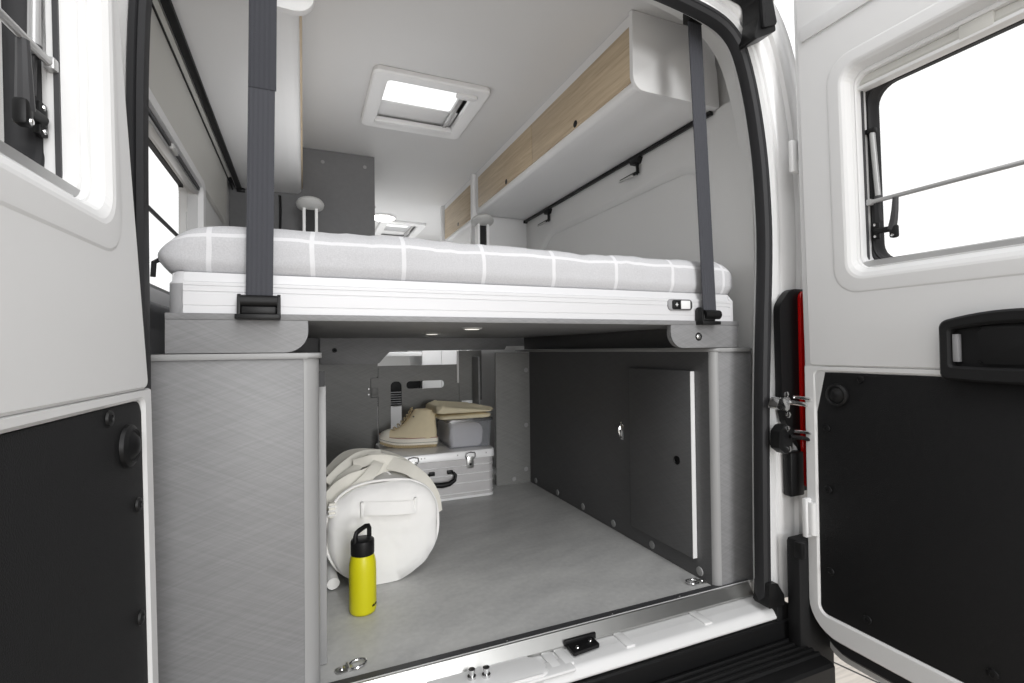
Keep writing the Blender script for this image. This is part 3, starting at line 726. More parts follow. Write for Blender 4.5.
# mattress
def mattress():
    b = B()
    x0, x1, y0, y1, z0, z1 = -.268, 1.286, 1.178, 2.585, .907, 1.012
    nx, ny = 120, 90
    P = []
    r = .045
    prof = []           # perimeter offset / height, from the bottom edge over the round shoulder to the top
    for k in range(7): prof.append((.012 - .012 * math.sin(PI / 2 * k / 6), z0 + .028 * k / 6))
    for k in range(1, 4): prof.append((0, z0 + .028 + (z1 - r - z0 - .028) * k / 4))
    for k in range(9):
        a = PI / 2 * k / 8; prof.append((r - r * math.cos(a), z1 - r + r * math.sin(a)))
    m = 8; ring = rr(0, 0, 1, 1, .04, m)
    rings = []
    base = []
    # finely sampled rectangle perimeter
    pts = []
    N = 90
    for k in range(N): pts.append((x0 + (x1 - x0) * k / N, y0))
    for k in range(60): pts.append((x1, y0 + (y1 - y0) * k / 60))
    for k in range(N): pts.append((x1 - (x1 - x0) * k / N, y1))
    for k in range(60): pts.append((x0, y1 - (y1 - y0) * k / 60))
    cr = .05
    def rc(x, y, d):
        X0, X1, Y0_, Y1 = x0 + d, x1 - d, y0 + d, y1 - d
        x = min(max(x, X0), X1); y = min(max(y, Y0_), Y1)
        R_ = max(cr - d * .3, .012)
        cx = min(max(x, X0 + R_), X1 - R_); cy = min(max(y, Y0_ + R_), Y1 - R_)
        v = Vector((x - cx, y - cy))
        if v.length > R_: v = v.normalized() * R_
        return cx + v.x, cy + v.y
    for d, z in prof + [(.09, z1 + .001), (.20, z1 + .002), (.40, z1 + .002), (.62, z1 + .002)]:
        ring = []
        for (x, y) in pts:
            X, Y = rc(x, y, d)
            nn = fbm((X, Y, z), 6) * .0035 + fbm((X * 2.5, Y, z * .6 + 3), 14) * .0016
            bul = .012 * math.exp(-((X + .25) / .03) ** 2 - ((z - .945) / .025) ** 2)
            el = max(0.0, -.165 - X); er = max(0.0, X - 1.20)
            zz_ = max(0.0, (z - .93) / .08)
            z_ = z - zz_ * (3.4 * el * el + 3.2 * er * er)
            ring.append((X + (-.012 if bul > .006 else 0) * 0 - bul, Y - nn * (1 if d < .1 else 0), z_ + nn * 1.2 * min(1, (z - z0) / .03) + (.004 * math.sin(X * 5 + 1) if d > .03 else 0)))
        rings.append(ring)
    b.loft(rings, True, True, True)
    # drape: distance along the cloth from the woven line that runs along the front shoulder
    full = prof + [(.09, z1 + .001), (.20, z1 + .002), (.40, z1 + .002), (.62, z1 + .002)]
    arc = [0.0]
    for (d0, q0), (d1_, q1) in zip(full, full[1:]): arc.append(arc[-1] + math.hypot(d1_ - d0, q1 - q0))
    ref = next(a for a, (d, q) in zip(arc, full) if q > .980)
    return b, [a - ref for a in arc for _ in pts]
mb_, drape = mattress()
mo = obj('mattress', mb_, 'linen', None, 60, loc=(.0, 0.0, 0.0))
dat = mo.data.attributes.new('drape', 'FLOAT', 'POINT')
for i_, v_ in enumerate(drape): dat.data[i_].value = v_
tag(mo, 'mattress in light grey linen with white grid lines on the bed', 'mattress')

# ------------------------------------------------------------------ straps
def webbing(p0, p1, w, ny=-1):
    """flat ribbed strap from p0 up to p1, facing the rear"""
    a, c = Vector(p0), Vector(p1); d = (c - a)
    rings = []
    n = 22
    prof = []
    for k in range(n + 1):
        s = k / n
        prof.append((-w / 2 + w * s, -.0016 - .0010 * (1 if 1 < k < n - 1 and k % 4 in (1, 2) else 0)))
    prof += [(w / 2, .0016), (-w / 2, .0016)]
    for k in range(25):
        q = a + d * k / 24
        rings.append([(q.x + x, q.y + y, q.z) for x, y in prof])
    return B().loft(rings, True, True, True)
t = thing('strap', 'wide slate webbing strap hanging before the overhead locker end above the brushed grey panel', 'strap', (-.084, 1.155, .83))
obj('webbing', webbing((-.084, 1.152, .83), (-.072, 1.146, 1.79), .0505), 'web', t, 25)
obj('webbing_fold', webbing((-.0768, 1.1478, 1.290), (-.072, 1.1435, 1.79), .0525), 'web2', t, 25)
ck = obj('clamp', B().box(-.128, -.044, 1.135, 1.169, .8075, .818, .002).box(-.117, -.052, 1.140, 1.169, .818, .834, .003), 'black', t)
obj('roller', B().cyl((-.118, 1.150, .845), (-.050, 1.150, .845), .013), 'black', ck)
for x in (-.121, -.047):
    obj('cheek', B().prism(rpoly([(1.136, .812, .004), (1.168, .812, .004), (1.166, .860, .010), (1.142, .860, .010)]), 'x', x - .003, x + .003, .001), 'black', ck)
t = thing('strap', 'wide slate webbing strap running from the seal corner to the bed switch', 'strap', (1.13, 1.155, .83))
obj('webbing', webbing((1.137, 1.152, .835), (1.090, 1.146, 1.735), .0500), 'web', t, 25)
ck = obj('clamp', B().box(1.095, 1.165, 1.135, 1.169, .8075, .818, .002).box(1.105, 1.15, 1.142, 1.169, .818, .838, .003), 'black', t)
obj('roller', B().cyl((1.108, 1.148, .838), (1.168, 1.148, .838), .014), 'black', ck)
obj('cheek', B().prism(rpoly([(1.136, .812, .004), (1.168, .812, .004), (1.166, .860, .010), (1.142, .860, .010)]), 'x', 1.094, 1.101, .001), 'black', ck)
obj('top_anchor', B().box(1.062, 1.118, 1.125, 1.165, 1.716, 1.75, .003), 'black', t)

# ------------------------------------------------------------------ overhead lockers
def locker_body(x_front, x_wall, y0, y1, z0, sx):
    """closed carcass: rounded lower lip, slightly raked"""
    poly = rpoly([(x_front, z0 + .028, 0), (x_front + sx * .003, z0 + .002, .022), (x_front + sx * .05, z0, .01), (x_wall, z0, 0), (x_wall, ZC - .001, 0), (x_front + sx * .0, ZC - .001, 0), (x_front, ZC - .045, 0)])
    return B().prism(poly, 'y', y0, y1)
t = thing('overhead_locker', 'overhead locker with long oak doors over the bed', 'locker', (1.16, 2.0, 1.575))
obj('locker_body', locker_body(.988, XR - .002, 1.316, 2.899, 1.575, 1), 'white', t, 40)
ep = rpoly([(.978, ZC - .001, 0), (.978, 1.600, .03), (1.00, 1.5722, .02), (1.03, 1.5722, .01), (1.343, 1.5735, .006), (1.343, 1.66, .06), (1.318, 1.79, .06), (1.285, ZC - .001, .0)])
ep = rpoly([(.978, ZC - .001, 0), (.980, 1.5722, .045), (1.343, 1.5735, .006), (1.335, 1.70, .08), (1.300, 1.80, .05), (1.268, ZC - .001, .0)], 8)
obj('end_panel', B().prism(ep, 'y', 1.300, 1.318, .002), 'white', t)
for ya, yb_, yh in ((1.319, 2.066, 1.671), (2.070, 2.838, 2.386)):
    d_ = obj('locker_door', B().box(.9815, .990, ya, yb_, 1.603, 1.786, .0012), 'wood', t)
    obj('finger_hole', B().lathe([(.0135, 0), (.0135, .0012), (.0125, .0012), (.012, .0004), (.0001, .0004)], (.9815, yh, 1.616), (-1, 0, 0), 20), 'black', d_)
t = thing('overhead_locker', 'overhead locker end and pale underside above the side window', 'locker', (-.18, 2.0, 1.575))
obj('locker_body', locker_body(-.006, XL + .032, 1.316, 2.848, 1.575, -1), 'white', t, 40)
for ya, yb_ in ((1.319, 2.080), (2.084, 2.845)):
    d_ = obj('locker_door', B().box(-.008, .0005, ya, yb_, 1.603, 1.786, .0012), 'wood', t)
obj('end_panel', B().prism(rpoly([(.030, ZC - .001, 0), (.028, 1.566, .045), (XL + .03, 1.5675, .006), (XL + .035, 1.70, .05), (XL + .08, 1.80, .05), (XL + .1, ZC - .001, 0)], 8), 'y', 1.296, 1.318, .003), 'white', t)
t = thing('overhead_locker', 'small far overhead locker with an oak door between two white posts', 'locker', (1.16, 3.3, 1.56))
obj('locker_body', locker_body(.988, XR - .002, 2.985, 3.62, 1.545, 1), 'white', t, 40)
d_ = obj('locker_door', B().box(.9815, .990, 2.992, 3.61, 1.572, 1.79, .0012), 'wood', t)
obj('finger_hole', B().lathe([(.0135, 0), (.0135, .0012), (.0001, .0012)], (.9815, 3.26, 1.60), (-1, 0, 0), 16), 'black', d_)
# white partitions
t = thing('bulkhead', 'white partition wall with rounded front post at the head of the bed', 'partition', (1.16, 2.95, 0))
obj('panel', B().box(1.00, XR - .002, 2.925, 2.955, 0, ZC - .001), 'white', t)
obj('post', B().prism(rrb(.965, 1.005, 2.90, 2.945, .012), 'z', .72, ZC - .001), 'white', t)
obj('post_flare', B().prism(rpoly([(.958, 1.32, .0), (1.02, 1.32, 0), (1.02, 1.56, .02), (.985, 1.60, .03), (.968, 1.52, .05)]), 'y', 2.905, 2.94, .003), 'white', t)
t = thing('partition_post', 'slim white post at the far end of the small oak locker', 'post', (1.0, 3.65, 0))
obj('post', B().prism(rrb(.965, 1.015, 3.64, 3.68, .012), 'z', .862, ZC - .001), 'white', t)
obj('foot', B().prism(rpoly([(.95, 1.30, 0), (1.05, 1.30, 0), (1.05, 1.52, .03), (1.0, 1.56, .03), (.967, 1.48, .05)]), 'y', 3.642, 3.678, .003), 'white', t)

# ------------------------------------------------------------------ rails and lamps
t = thing('lamp_rail', 'black lamp rail below the oak locker', 'rail', (1.335, 2.2, 1.565))
obj('rail', B().box(1.322, 1.340, 1.325, 2.915, 1.560, 1.5735, .002), 'black', t)
obj('rail_groove', B().box(1.328, 1.334, 1.327, 2.913, 1.5588, 1.5605), 'darkplas', t)
obj('end_cap', B().box(1.318, 1.344, 2.908, 2.922, 1.555, 1.5738, .003), 'black', t)
def rail_lamp(y, lab):
    t = thing('reading_lamp', lab, 'reading lamp', (1.331, y, 1.56), 'reading lamps on the rail')
    obj('clip', B().prism(rpoly([(y - .035, 1.5595, .002), (y - .02, 1.535, .006), (y + .02, 1.535, .006), (y + .035, 1.5595, .002)]), 'x', 1.319, 1.3465, .002), 'black', t)
    obj('stem', B().tube([(1.331, y - .012, 1.54), (1.331, y - .014, 1.505), (1.328, y - .01, 1.488)], .0075, 10), 'black', t)
    obj('lamp_head', B().tube([(1.331, y - .018, 1.497), (1.325, y + .02, 1.494), (1.316, y + .085, 1.488)], [.0085, .010, .0095], 12, flat=.006, up=(0, 0, 1)), 'black', t)
    obj('lens', B().tube([(1.318, y + .005, 1.4875), (1.309, y + .085, 1.4825)], .007, 10, flat=.004, up=(0, 0, 1)), 'tint', t)
rail_lamp(1.76, 'black reading lamp nearer the strap on the rail under the oak locker')
rail_lamp(2.60, 'black reading lamp nearer the white bulkhead on the rail under the oak locker')
t = thing('curtain_rail', 'black curtain rail above the side window under the pale locker', 'rail', (-.30, 2.1, 1.565))
obj('rail', B().box(-.306, -.284, 1.32, 2.845, 1.562, 1.5745, .002), 'black', t)
obj('rail_end', B().box(-.308, -.272, 2.835, 2.858, 1.555, 1.5745, .003), 'black', t)

# wall trim strip over the side window and its seam
wt = struct('trim_4', B().prism(rpoly([(XL + .001, 1.34, 0), (XL + .012, 1.35, .004), (XL + .017, 1.565, .004), (XL + .034, 1.569, .003), (XL + .034, 1.575, 0), (XL + .001, 1.575, 0)]), 'y', 1.13, 2.66), 'cassette', 30, 'pale lining above the side window')
obj('seam', B().box(XL + .0175, XL + .0215, 1.13, 2.845, 1.561, 1.5665), 'black', wt, 0)

# ------------------------------------------------------------------ side window beside the bed
t = B()
def wring(y0, y1, z0, z1, r, x): return [(x, p[0], p[1]) for p in rrb(y0, y1, z0, z1, r, 6)]
X = XL
w1 = struct('window_1', B().loft([wring(1.08, 2.10, .860, 1.360, .03, X + .001), wring(1.08, 2.10, .860, 1.360, .03, X + .016), wring(1.09, 2.09, .872, 1.35, .026, X + .019), wring(1.11, 2.065, .895, 1.332, .025, X + .016), wring(1.115, 2.06, .90, 1.328, .025, X - .012), wring(1.115, 2.06, .90, 1.328, .025, X - .03)], True), 'white', 35, 'white framed side window by the bed')
obj('blind_channel', B().loft([wring(1.112, 2.055, .902, 1.325, .02, X + .0), wring(1.12, 2.040, .910, 1.312, .02, X + .002), wring(1.12, 2.040, .910, 1.312, .02, X - .03)], True), 'silver', w1, 30)
obj('blind_cassette', B().box(X - .006, X + .010, 1.12, 2.035, 1.312, 1.326, .003), 'darkplas', w1)
obj('blind_clip', B().box(X + .004, X + .016, 1.62, 1.68, 1.306, 1.322, .003), 'tint', w1)
obj('cassette_rail', B().box(X - .014, X + .006, 1.12, 2.035, 1.300, 1.311, .002), 'silver', w1)
gf = obj('glazing_frame', B().loft([wring(1.0, 2.14, .885, 1.40, .05, X - .058), wring(1.0, 2.14, .885, 1.40, .05, X - .042), wring(1.02, 2.115, .90, 1.355, .05, X - .040), wring(1.03, 2.09, .91, 1.328, .05, X - .044), wring(1.03, 2.09, .91, 1.328, .05, X - .058)], True, loop=True), 'rubber', w1, 30)
obj('window_pane', B().prism(rrb(1.01, 2.10, .90, 1.34, .05), 'x', X - .056, X - .053), 'glass', gf, 0)
obj('stay_rod', B().tube([(X - .008, 1.12, 1.105), (X - .008, 2.04, 1.095)], .0055, 8), 'darkplas', w1)
obj('gas_strut', B().cyl((X - .030, 2.06, 1.24), (X - .030, 2.07, .98), .007), 'silver', gf)
obj('window_hook', B().tube([(X + .010, 1.44, .925), (X + .012, 1.44, .960), (X + .02, 1.455, .970), (X + .03, 1.47, .962)], .006, 8), 'black', w1)
# lower lining under that window
struct('trim_5', B().prism(rpoly([(XL + .001, .737, 0), (XL + .004, .80, .01), (XL + .03, .835, .02), (XL + .036, .858, .01), (XL + .001, .858, 0)]), 'y', 1.13, 2.8), 'bluegrey', 30, 'grey lining below the side window')
# further window
w2 = struct('window_2', B().loft([wring(2.995, 3.745, .995, 1.525, .06, XR - .001), wring(2.995, 3.745, .995, 1.525, .06, XR - .012), wring(3.03, 3.71, 1.03, 1.49, .05, XR - .010), wring(3.03, 3.71, 1.03, 1.49, .05, XR + .055)], True), 'white', 35, 'bright side window below the far locker')
obj('window_pane', B().prism(rrb(3.02, 3.72, 1.02, 1.50, .05), 'x', XR + .045, XR + .049), 'glass', w2, 0)

# ------------------------------------------------------------------ skylights
def skylight(s, lab, near):
    x0, x1, y0, y1 = s
    t = thing('skylight', lab, 'skylight', ((x0 + x1) / 2, (y0 + y1) / 2, ZC))
    def zr(d, r, z, dy=0): return [(p[0], p[1] + dy, z) for p in rrb(x0 - d, x1 + d, y0 - d, y1 + d, r, 6)]
    obj('trim_frame', B().loft([zr(.060, .03, ZC - .001), zr(.062, .03, ZC - .018), zr(.056, .03, ZC - .024), zr(.008, .02, ZC - .024), zr(.0, .02, ZC - .020), zr(.0, .02, ZC + .085)], True), 'white', t, 35)
    obj('blind_frame', B().box(x0 + .002, x1 - .002, y1 - .150, y1 - .002, ZC + .006, ZC + .012, .001), 'blind', t)
    obj('blind_rail', B().box(x0 - .004, x1 + .004, y1 - .03, y1 - .006, ZC - .030, ZC - .006, .004), 'white', t)
    obj('flyscreen_rail', B().box(x1 - .045, x1 - .025, y0 + .002, y1 - .002, ZC - .012, ZC + .002, .002), 'silver', t)
    if near:
        obj('blind_grip', B().prism(rrb(x1 - .075, x1 + .015, y0 - .015, y0 + .02, .012), 'z', ZC - .034, ZC - .022, .004), 'white', t)
        obj('lock_slot', B().box(x0 + .11, x0 + .17, y0 - .042, y0 - .040, ZC - .012, ZC - .008), 'bluegrey', t)
        obj('lock_slot', B().box(x0 + .25, x0 + .31, y0 - .042, y0 - .040, ZC - .012, ZC - .008), 'bluegrey', t)
    obj('dome', B().loft([zr(.005, .03, ZC + .086), zr(-.02, .06, ZC + .115), zr(-.10, .08, ZC + .125)], True, False, True), 'glass', t, 40)
    return t
skylight(S1, 'square white framed skylight in the ceiling over the bed', True)
skylight(S2, 'small far skylight beyond the dark grey wall', False)
t = thing('ceiling_lamp', 'round glowing lamp on the far ceiling', 'ceiling lamp', (.60, 4.10, ZC))
obj('rim', B().lathe([(.105, 0), (.105, .010), (.095, .014)], (.60, 4.10, ZC - .001), (0, 0, -1), 32), 'white', t)
obj('lens', B().lathe([(.094, .0138), (.07, .022), (.0001, .026)], (.60, 4.10, ZC - .001), (0, 0, -1), 32), 'lamp', t)

# ------------------------------------------------------------------ grey wardrobe wall
t = thing('wardrobe', 'dark grey tall wardrobe wall at the head of the bed', 'wardrobe', (.02, 3.1, 0))
obj('front_panel', B().box(XL + .002, .373, 2.85, 2.868, .0, ZC - .002), 'fabric_wall', t)
obj('side_panel', B().box(.357, .373, 2.8685, 3.45, .0, ZC - .002), 'fabric_wall', t)
obj('back_panel', B().box(XL + .002, .356, 3.43, 3.45, .0, ZC - .002), 'white', t)
obj('wall_hook', B().tube([(-.112, 2.848, 1.555), (-.108, 2.83, 1.55), (-.106, 2.826, 1.47), (-.110, 2.842, 1.36)], .006, 8), 'black', t)
obj('door_catch', B().box(.374, .380, 2.862, 2.872, 1.545, 1.555), 'silver', t)
obj('screw_cap', B().lathe([(.010, 0), (.008, .002), (.0001, .002)], (.10, 2.85, 1.765), (0, -1, 0), 14), 'lam_edge', t)
obj('screw_cap', B().lathe([(.010, 0), (.008, .002), (.0001, .002)], (.32, 2.85, 1.765), (0, -1, 0), 14), 'lam_edge', t)

# lift columns with disc caps
def column(x, lab):
    t = thing('lift_column', lab, 'bed column', (x, 2.64, .8205))
    for dx in (-.028, .028):
        obj('rail', B().box(x + dx - .007, x + dx + .007, 2.615, 2.66, .8205, 1.445, .002), 'aluw', t)
    obj('slot_back', B().box(x - .021, x + .021, 2.630, 2.655, .821, 1.445), 'black', t)
    obj('disc_cap', B().lathe([(.012, -.018), (.047, -.013), (.063, 0), (.065, .010), (.059, .020), (.030, .027), (.0001, .028)], (x, 2.63, 1.458), (0, .28, 1), 36), 'tint', t)
column(.034, 'disc capped lift column in front of the dark grey wall')
column(.935, 'disc capped lift column in front of the white bulkhead')

# front cabin furniture glimpsed through the niche
t = thing('kitchen_block', 'white kitchen block glimpsed over the slotted board', 'kitchen unit', (.95, 3.6, 0))
kb_ = obj('carcass', B().box(.775, XR - .01, 3.50, 3.95, 0, .86, .003), 'white', t)
for x in (.777, .915, 1.053, 1.191):
    obj('drawer_front', B().box(x, x + .136, 3.488, 3.4995, .03, .85, .002), 'white', t)
t = thing('heater_box', 'dark louvred heater box seen through the upright slot', 'heater', (.45, 3.45, 0))
obj('casing', B().box(.38, .758, 3.46, 3.9, .362, .62, .004), 'black', t)
for k in range(6):
    obj('louvre', B().box(.385, .750, 3.452, 3.4595, .370 + .016 * k, .376 + .016 * k), 'bluegrey', t)
obj('plinth', B().box(.38, .758, 3.46, 3.9, 0, .360, .003), 'white', t)
t = thing('side_table', 'white table edge glimpsed under the cross beam', 'table', (.45, 3.7, .7))
obj('table_top', B().box(.375, .755, 3.40, 3.95, .700, .73, .004), 'white', t)
obj('leg', B().box(.42, .45, 3.60, 3.64, .6205, .70), 'silver', t)
obj('seat_cushion', B().box(.40, .71, 3.6, 3.9, .7305, .80, .02), 'bluegrey', t)

# ------------------------------------------------------------------ things in the niche
# aluminium case
CXa, CXb, CYa, CYb, CZ = .357, .900, 2.372, 2.795, .238
t = thing('aluminium_case', 'brushed aluminium transport case on the floor under the shoe and clear bin', 'case', ((CXa + CXb) / 2, (CYa + CYb) / 2, 0))
cb = B()
rings = []
zs = [.004, .010, .026, .028, .031, .033, .075, .077, .080, .082, .118, .120, .123, .125, .160, .162, .165, .167, .196]
ds = [.004, 0, 0, -.003, -.003, 0, 0, -.003, -.003, 0, 0, -.003, -.003, 0, 0, -.003, -.003, 0, 0]
for z, d in zip(zs, ds):
    rings.append([(p[0], p[1], z) for p in rrb(CXa + .006 + d, CXb - .006 - d, CYa + .006 + d, CYb - .006 - d, .03, 6)])
cb.loft(rings, True, True, True)
obj('case_body', cb, 'alu2', t, 25)
for z in (.030, .079, .122, .164):
    obj('rib', B().loft([[(p[0], p[1], z + dz) for p in rrb(CXa + .006 - e, CXb - .006 + e, CYa + .006 - e, CYb - .006 + e, .033, 6)] for dz, e in ((-.0032, .0005), (-.0015, .0032), (.0015, .0032), (.0032, .0005))], True), 'aluw', t, 40)
obj('base_edge', B().loft([[(p[0], p[1], z) for p in rrb(CXa + .003 + e, CXb - .003 - e, CYa + .003 + e, CYb - .003 - e, .033, 6)] for z, e in ((.0, .004), (.002, 0), (.012, 0), (.0135, .003))], True, True, False), 'aluw', t, 40)
ld = obj('lid', B().loft([[(p[0], p[1], z) for p in rrb(CXa + e, CXb - e, CYa + e, CYb - e, .028, 6)] for z, e in ((.1965, .002), (.1985, 0), (.232, 0), (.2365, .003), (.238, .010))], True, True, True), 'aluw', t, 40)
for x in (.42, .52, .535, .70, .85):
    obj('rivet', B().lathe([(.004, 0), (.003, .0018), (.0001, .002)], (x, CYa, .219), (0, -1, 0), 10), 'steel', ld)
for x in (.48, .765):
    lt = obj('latch', B().prism(rpoly([(x - .017, .150, .006), (x + .017, .150, .006), (x + .017, .208, .004), (x - .017, .208, .004)]), 'y', CYa - .005, CYa + .005, .0015), 'steel', t)
    obj('latch_bail', B().tube([(x - .02, CYa - .005, .196), (x - .026, CYa - .008, .212), (x - .022, CYa - .008, .226), (x, CYa - .008, .230), (x + .022, CYa - .008, .226), (x + .026, CYa - .008, .212), (x + .02, CYa - .005, .196)], .0032, 8), 'chrome', lt)
    obj('keyhole', B().lathe([(.0065, 0), (.006, .002), (.0001, .002)], (x, CYa - .005, .170), (0, -1, 0), 14), 'black', lt)
hx, hz = .615, .132
hd = obj('carry_handle', B().tube([(hx - .058, CYa - .008, hz + .008), (hx - .070, CYa - .014, hz - .005), (hx - .064, CYa - .020, hz - .028), (hx - .035, CYa - .024, hz - .042), (hx, CYa - .025, hz - .045), (hx + .035, CYa - .024, hz - .042), (hx + .064, CYa - .020, hz - .028), (hx + .070, CYa - .014, hz - .005), (hx + .058, CYa - .008, hz + .008)], [.007, .008, .010, .0125, .0135, .0125, .010, .008, .007], 12), 'black', t)
for s_ in (-1, 1):
    obj('handle_mount', B().box(hx + s_ * .045 - .014, hx + s_ * .045 + .014, CYa - .010, CYa + .004, hz, hz + .018, .003), 'black', hd)

# shoe, built along local +u (heel to toe), w across, z up
def shoe(heel, toe, z0):
    A, T_ = Vector(heel), Vector(toe); d = (T_ - A); L = d.length; d.normalize(); w = Vector((-d.y, d.x, 0))
    def F(c): p = A + d * c[0] + w * c[1]; return (p.x, p.y, z0 + c[2])
    t = thing('high_top_shoe', 'beige canvas high top shoe on the aluminium case', 'shoe', tuple((A + T_) / 2) [:2] + (z0,))
    def sole_outline(k, grow=0.0):
        pts = []
        N = 40
        for i in range(N):
            a = 2 * PI * i / N
            cu, cw = math.cos(a), math.sin(a)
            u = .5 * L * (1 - cu)
            s = u / L
            half = (.036 + .014 * math.sin(min(1, max(0, (s - .15) / .7)) * PI) ** 1) + grow
            e = abs(cw) ** .62 * (1 if cw >= 0 else -1)
            pts.append((u + (-grow if cu > 0 else grow) * abs(cu), half * e))
        return pts
    spring = lambda u: .018 * max(0, (u / L - .62) / .38) ** 2
    def sl(z, grow): return [(u, v, z + spring(u)) for u, v in sole_outline(0, grow)]
    tread = B().loft([sl(.001, -.008), sl(.002, -.004), sl(.014, -.003)], True, True, True)
    so = obj('outsole', tread.xf(F), 'shoe_tread', t, 40)
    for i in range(24):
        u = L * (.03 + .94 * i / 23)
        s = u / L; half = (.036 + .014 * math.sin(min(1, max(0, (s - .15) / .7)) * PI)) * (math.sqrt(max(0, 1 - (2 * s - 1) ** 4))) 
        for sg in (1, -1):
            obj('lug', B().box(u - .0036, u + .0036, sg * half - .006, sg * half + .0025, .0005 + spring(u), .0155 + spring(u), .001).xf(F), 'shoe_tread', so, 0)
    mid = obj('midsole', B().loft([sl(.0145, .001), sl(.020, .0035), sl(.046, .003), sl(.050, .0)], True, True, True).xf(F), 'shoe_sole', t, 40)
    obj('sole_line', B().loft([sl(.0265, .0038), sl(.0275, .0046), sl(.0285, .0038)], True).xf(F), 'darkplas', mid)
    obj('foxing_stripe', B().loft([sl(.0485, .0022), sl(.0500, .0030), sl(.0515, .0015)], True).xf(F), 'redline', mid)
    # upper: sections along u, closed over the forefoot, open as a collar at the top
    up = B(); rings = []
    # vertical loft of horizontal outlines: heel fixed, front edge retreats with height
    def outline(z, u0, u1, hw, N=40):
        pts = []
        for i in range(N):
            a = 2 * PI * i / N; cu, cw = math.cos(a), math.sin(a)
            u = u0 + (u1 - u0) * .5 * (1 - cu)
            e = abs(cw) ** .8 * (1 if cw >= 0 else -1)
            s = (u - u0) / (u1 - u0)
            pts.append((u, hw * e * (1 - .12 * s), z + spring(u) * (1 - min(1, z / .2))))
        return pts
    for z, u0, u1, hw in ((.046, .004, L - .004, .045), (.060, .003, L - .008, .044), (.074, .003, L - .030, .042), (.086, .004, L - .066, .040), (.100, .006, L - .098, .038), (.118, .008, L - .122, .036), (.138, .009, L - .142, .035), (.158, .008, L - .158, .036), (.178, .006, L - .172, .037), (.190, .004, L - .180, .038)):
        rings.append(outline(z, u0, u1, hw))
    rings.append(outline(.194, .007, L - .184, .035)); rings.append(outline(.185, .012, L - .188, .031)); rings.append(outline(.12, .016, L - .165, .028))
    up.loft(rings, True, False, True)
    u_ = obj('upper', up.xf(F), 'shoe', t, 60)
    obj('toe_cap', B().loft([[(L - .062 + .060 * math.cos(a) * f, .046 * math.sin(a) * g, z + spring(L - .03)) for a in [(-PI / 2 + PI * k / 14) for k in range(15)]] for z, f, g in ((.044, 1.0, 1.02), (.058, .98, 1.0), (.070, .80, .90), (.079, .45, .62), (.081, .12, .2))], closed=False).xf(F), 'shoe_sole', t, 60)
    # tongue and laces
    obj('tongue', B().loft([[(u, .016 * k, z) for k in (-1, -.5, 0, .5, 1)] for u, z in ((L - .075, .088), (L - .108, .112), (L - .132, .140), (L - .150, .170), (L - .166, .203), (L - .172, .204), (L - .158, .165), (L - .140, .132))], closed=False, loop=False).xf(F), 'shoe', t, 60)
    for k in range(7):
        s = k / 6
        u = L - .078 - .088 * s - .010 * math.sin(s * PI); z = .092 + .096 * s + .004
        obj('lace', B().tube([(u - .006, -.027, z - .008), (u + .003, -.012, z + .004), (u + .004, 0, z + .006), (u + .003, .012, z + .004), (u - .006, .027, z - .008)], .0032, 7).xf(F), 'lace', t)
    for zz, uu in ((.160, L - .185),):
        obj('eyelet', B().lathe([(.004, 0), (.003, .0015), (.0001, .0015)], (uu, .0355, zz), (0, 1, 0), 10).xf(F), 'darkplas', t)
        obj('eyelet', B().lathe([(.004, 0), (.003, .0015), (.0001, .0015)], (uu, -.0355, zz), (0, -1, 0), 10).xf(F), 'darkplas', t)
shoe((.643, 2.545, 0), (.366, 2.665, 0), .2385)

# clear bin, its content and the folded shirts on top
BX0, BX1, BY0, BY1, BZ0, BZ1 = .668, .905, 2.425, 2.735, .2385, .384
t = thing('storage_bin', 'clear plastic storage bin with grey clothes on the aluminium case', 'bin', ((BX0 + BX1) / 2, (BY0 + BY1) / 2, BZ0))
bx = lambda e, z, r=.018: [(p[0], p[1], z) for p in rrb(BX0 + e, BX1 - e, BY0 + e, BY1 - e, r, 5)]
obj('bin_shell', B().loft([bx(.012, BZ0 + .001), bx(.008, BZ0 + .004), bx(.0, BZ1 - .01), bx(-.005, BZ1 - .008), bx(-.005, BZ1), bx(.004, BZ1), bx(.003, BZ1 - .004), bx(.011, BZ0 + .005)], True, True, True), 'bin', t, 35)
obj('bin_rim', B().loft([bx(.001, BZ1 - .012), bx(-.006, BZ1 - .010), bx(-.006, BZ1 + .001), bx(.002, BZ1 + .001)], True, loop=True), glassy('frosted_rim', (205, 206, 208), .2, .25), t, 35)
def lump(x0, x1, y0, y1, z0, z1, amp, seed, r=.02, nx=26, ny=22, tilt=0.0):
    b = B()
    rings = []
    N = 72
    for k, (e, zf) in enumerate(((.012, 0), (.002, .12), (0, .35), (0, .6), (.004, .82), (.014, .95), (.035, 1.0), (.07, 1.0), (.10, 1.0))):
        ring = []
        poly = rrb(x0 + min(e, (x1 - x0) / 2 - .01), x1 - min(e, (x1 - x0) / 2 - .01), y0 + min(e, (y1 - y0) / 2 - .01), y1 - min(e, (y1 - y0) / 2 - .01), r, 17)
        for (x, y) in poly:
            z = z0 + (z1 - z0) * zf
            cr_ = abs(noise.noise(Vector((x * 22 + seed + y * 9, y * 16 - x * 7, z * 30)))) * amp * .9
            f = fbm((x + seed, y, z * 2), 16) * amp
            g = fbm((x * 1.5 + seed, y * 1.2 + 3, z), 9) * amp
            ring.append((x + f * .8 * (1 if zf > 0 else 0), y + g * .8 * (1 if zf > 0 else 0), z + (g * zf) - cr_ * zf + tilt * (x - x0) * zf))
        rings.append(ring)
    b.loft(rings, True, True, True)
    return b
cl = obj('folded_clothes', lump(BX0 + .014, BX0 + .190, BY0 + .012, BY1 - .02, BZ0 + .006, BZ0 + .122, .014, 4.0), 'greycloth', None, 60, loc=(.755, 2.58, BZ0 + .006))
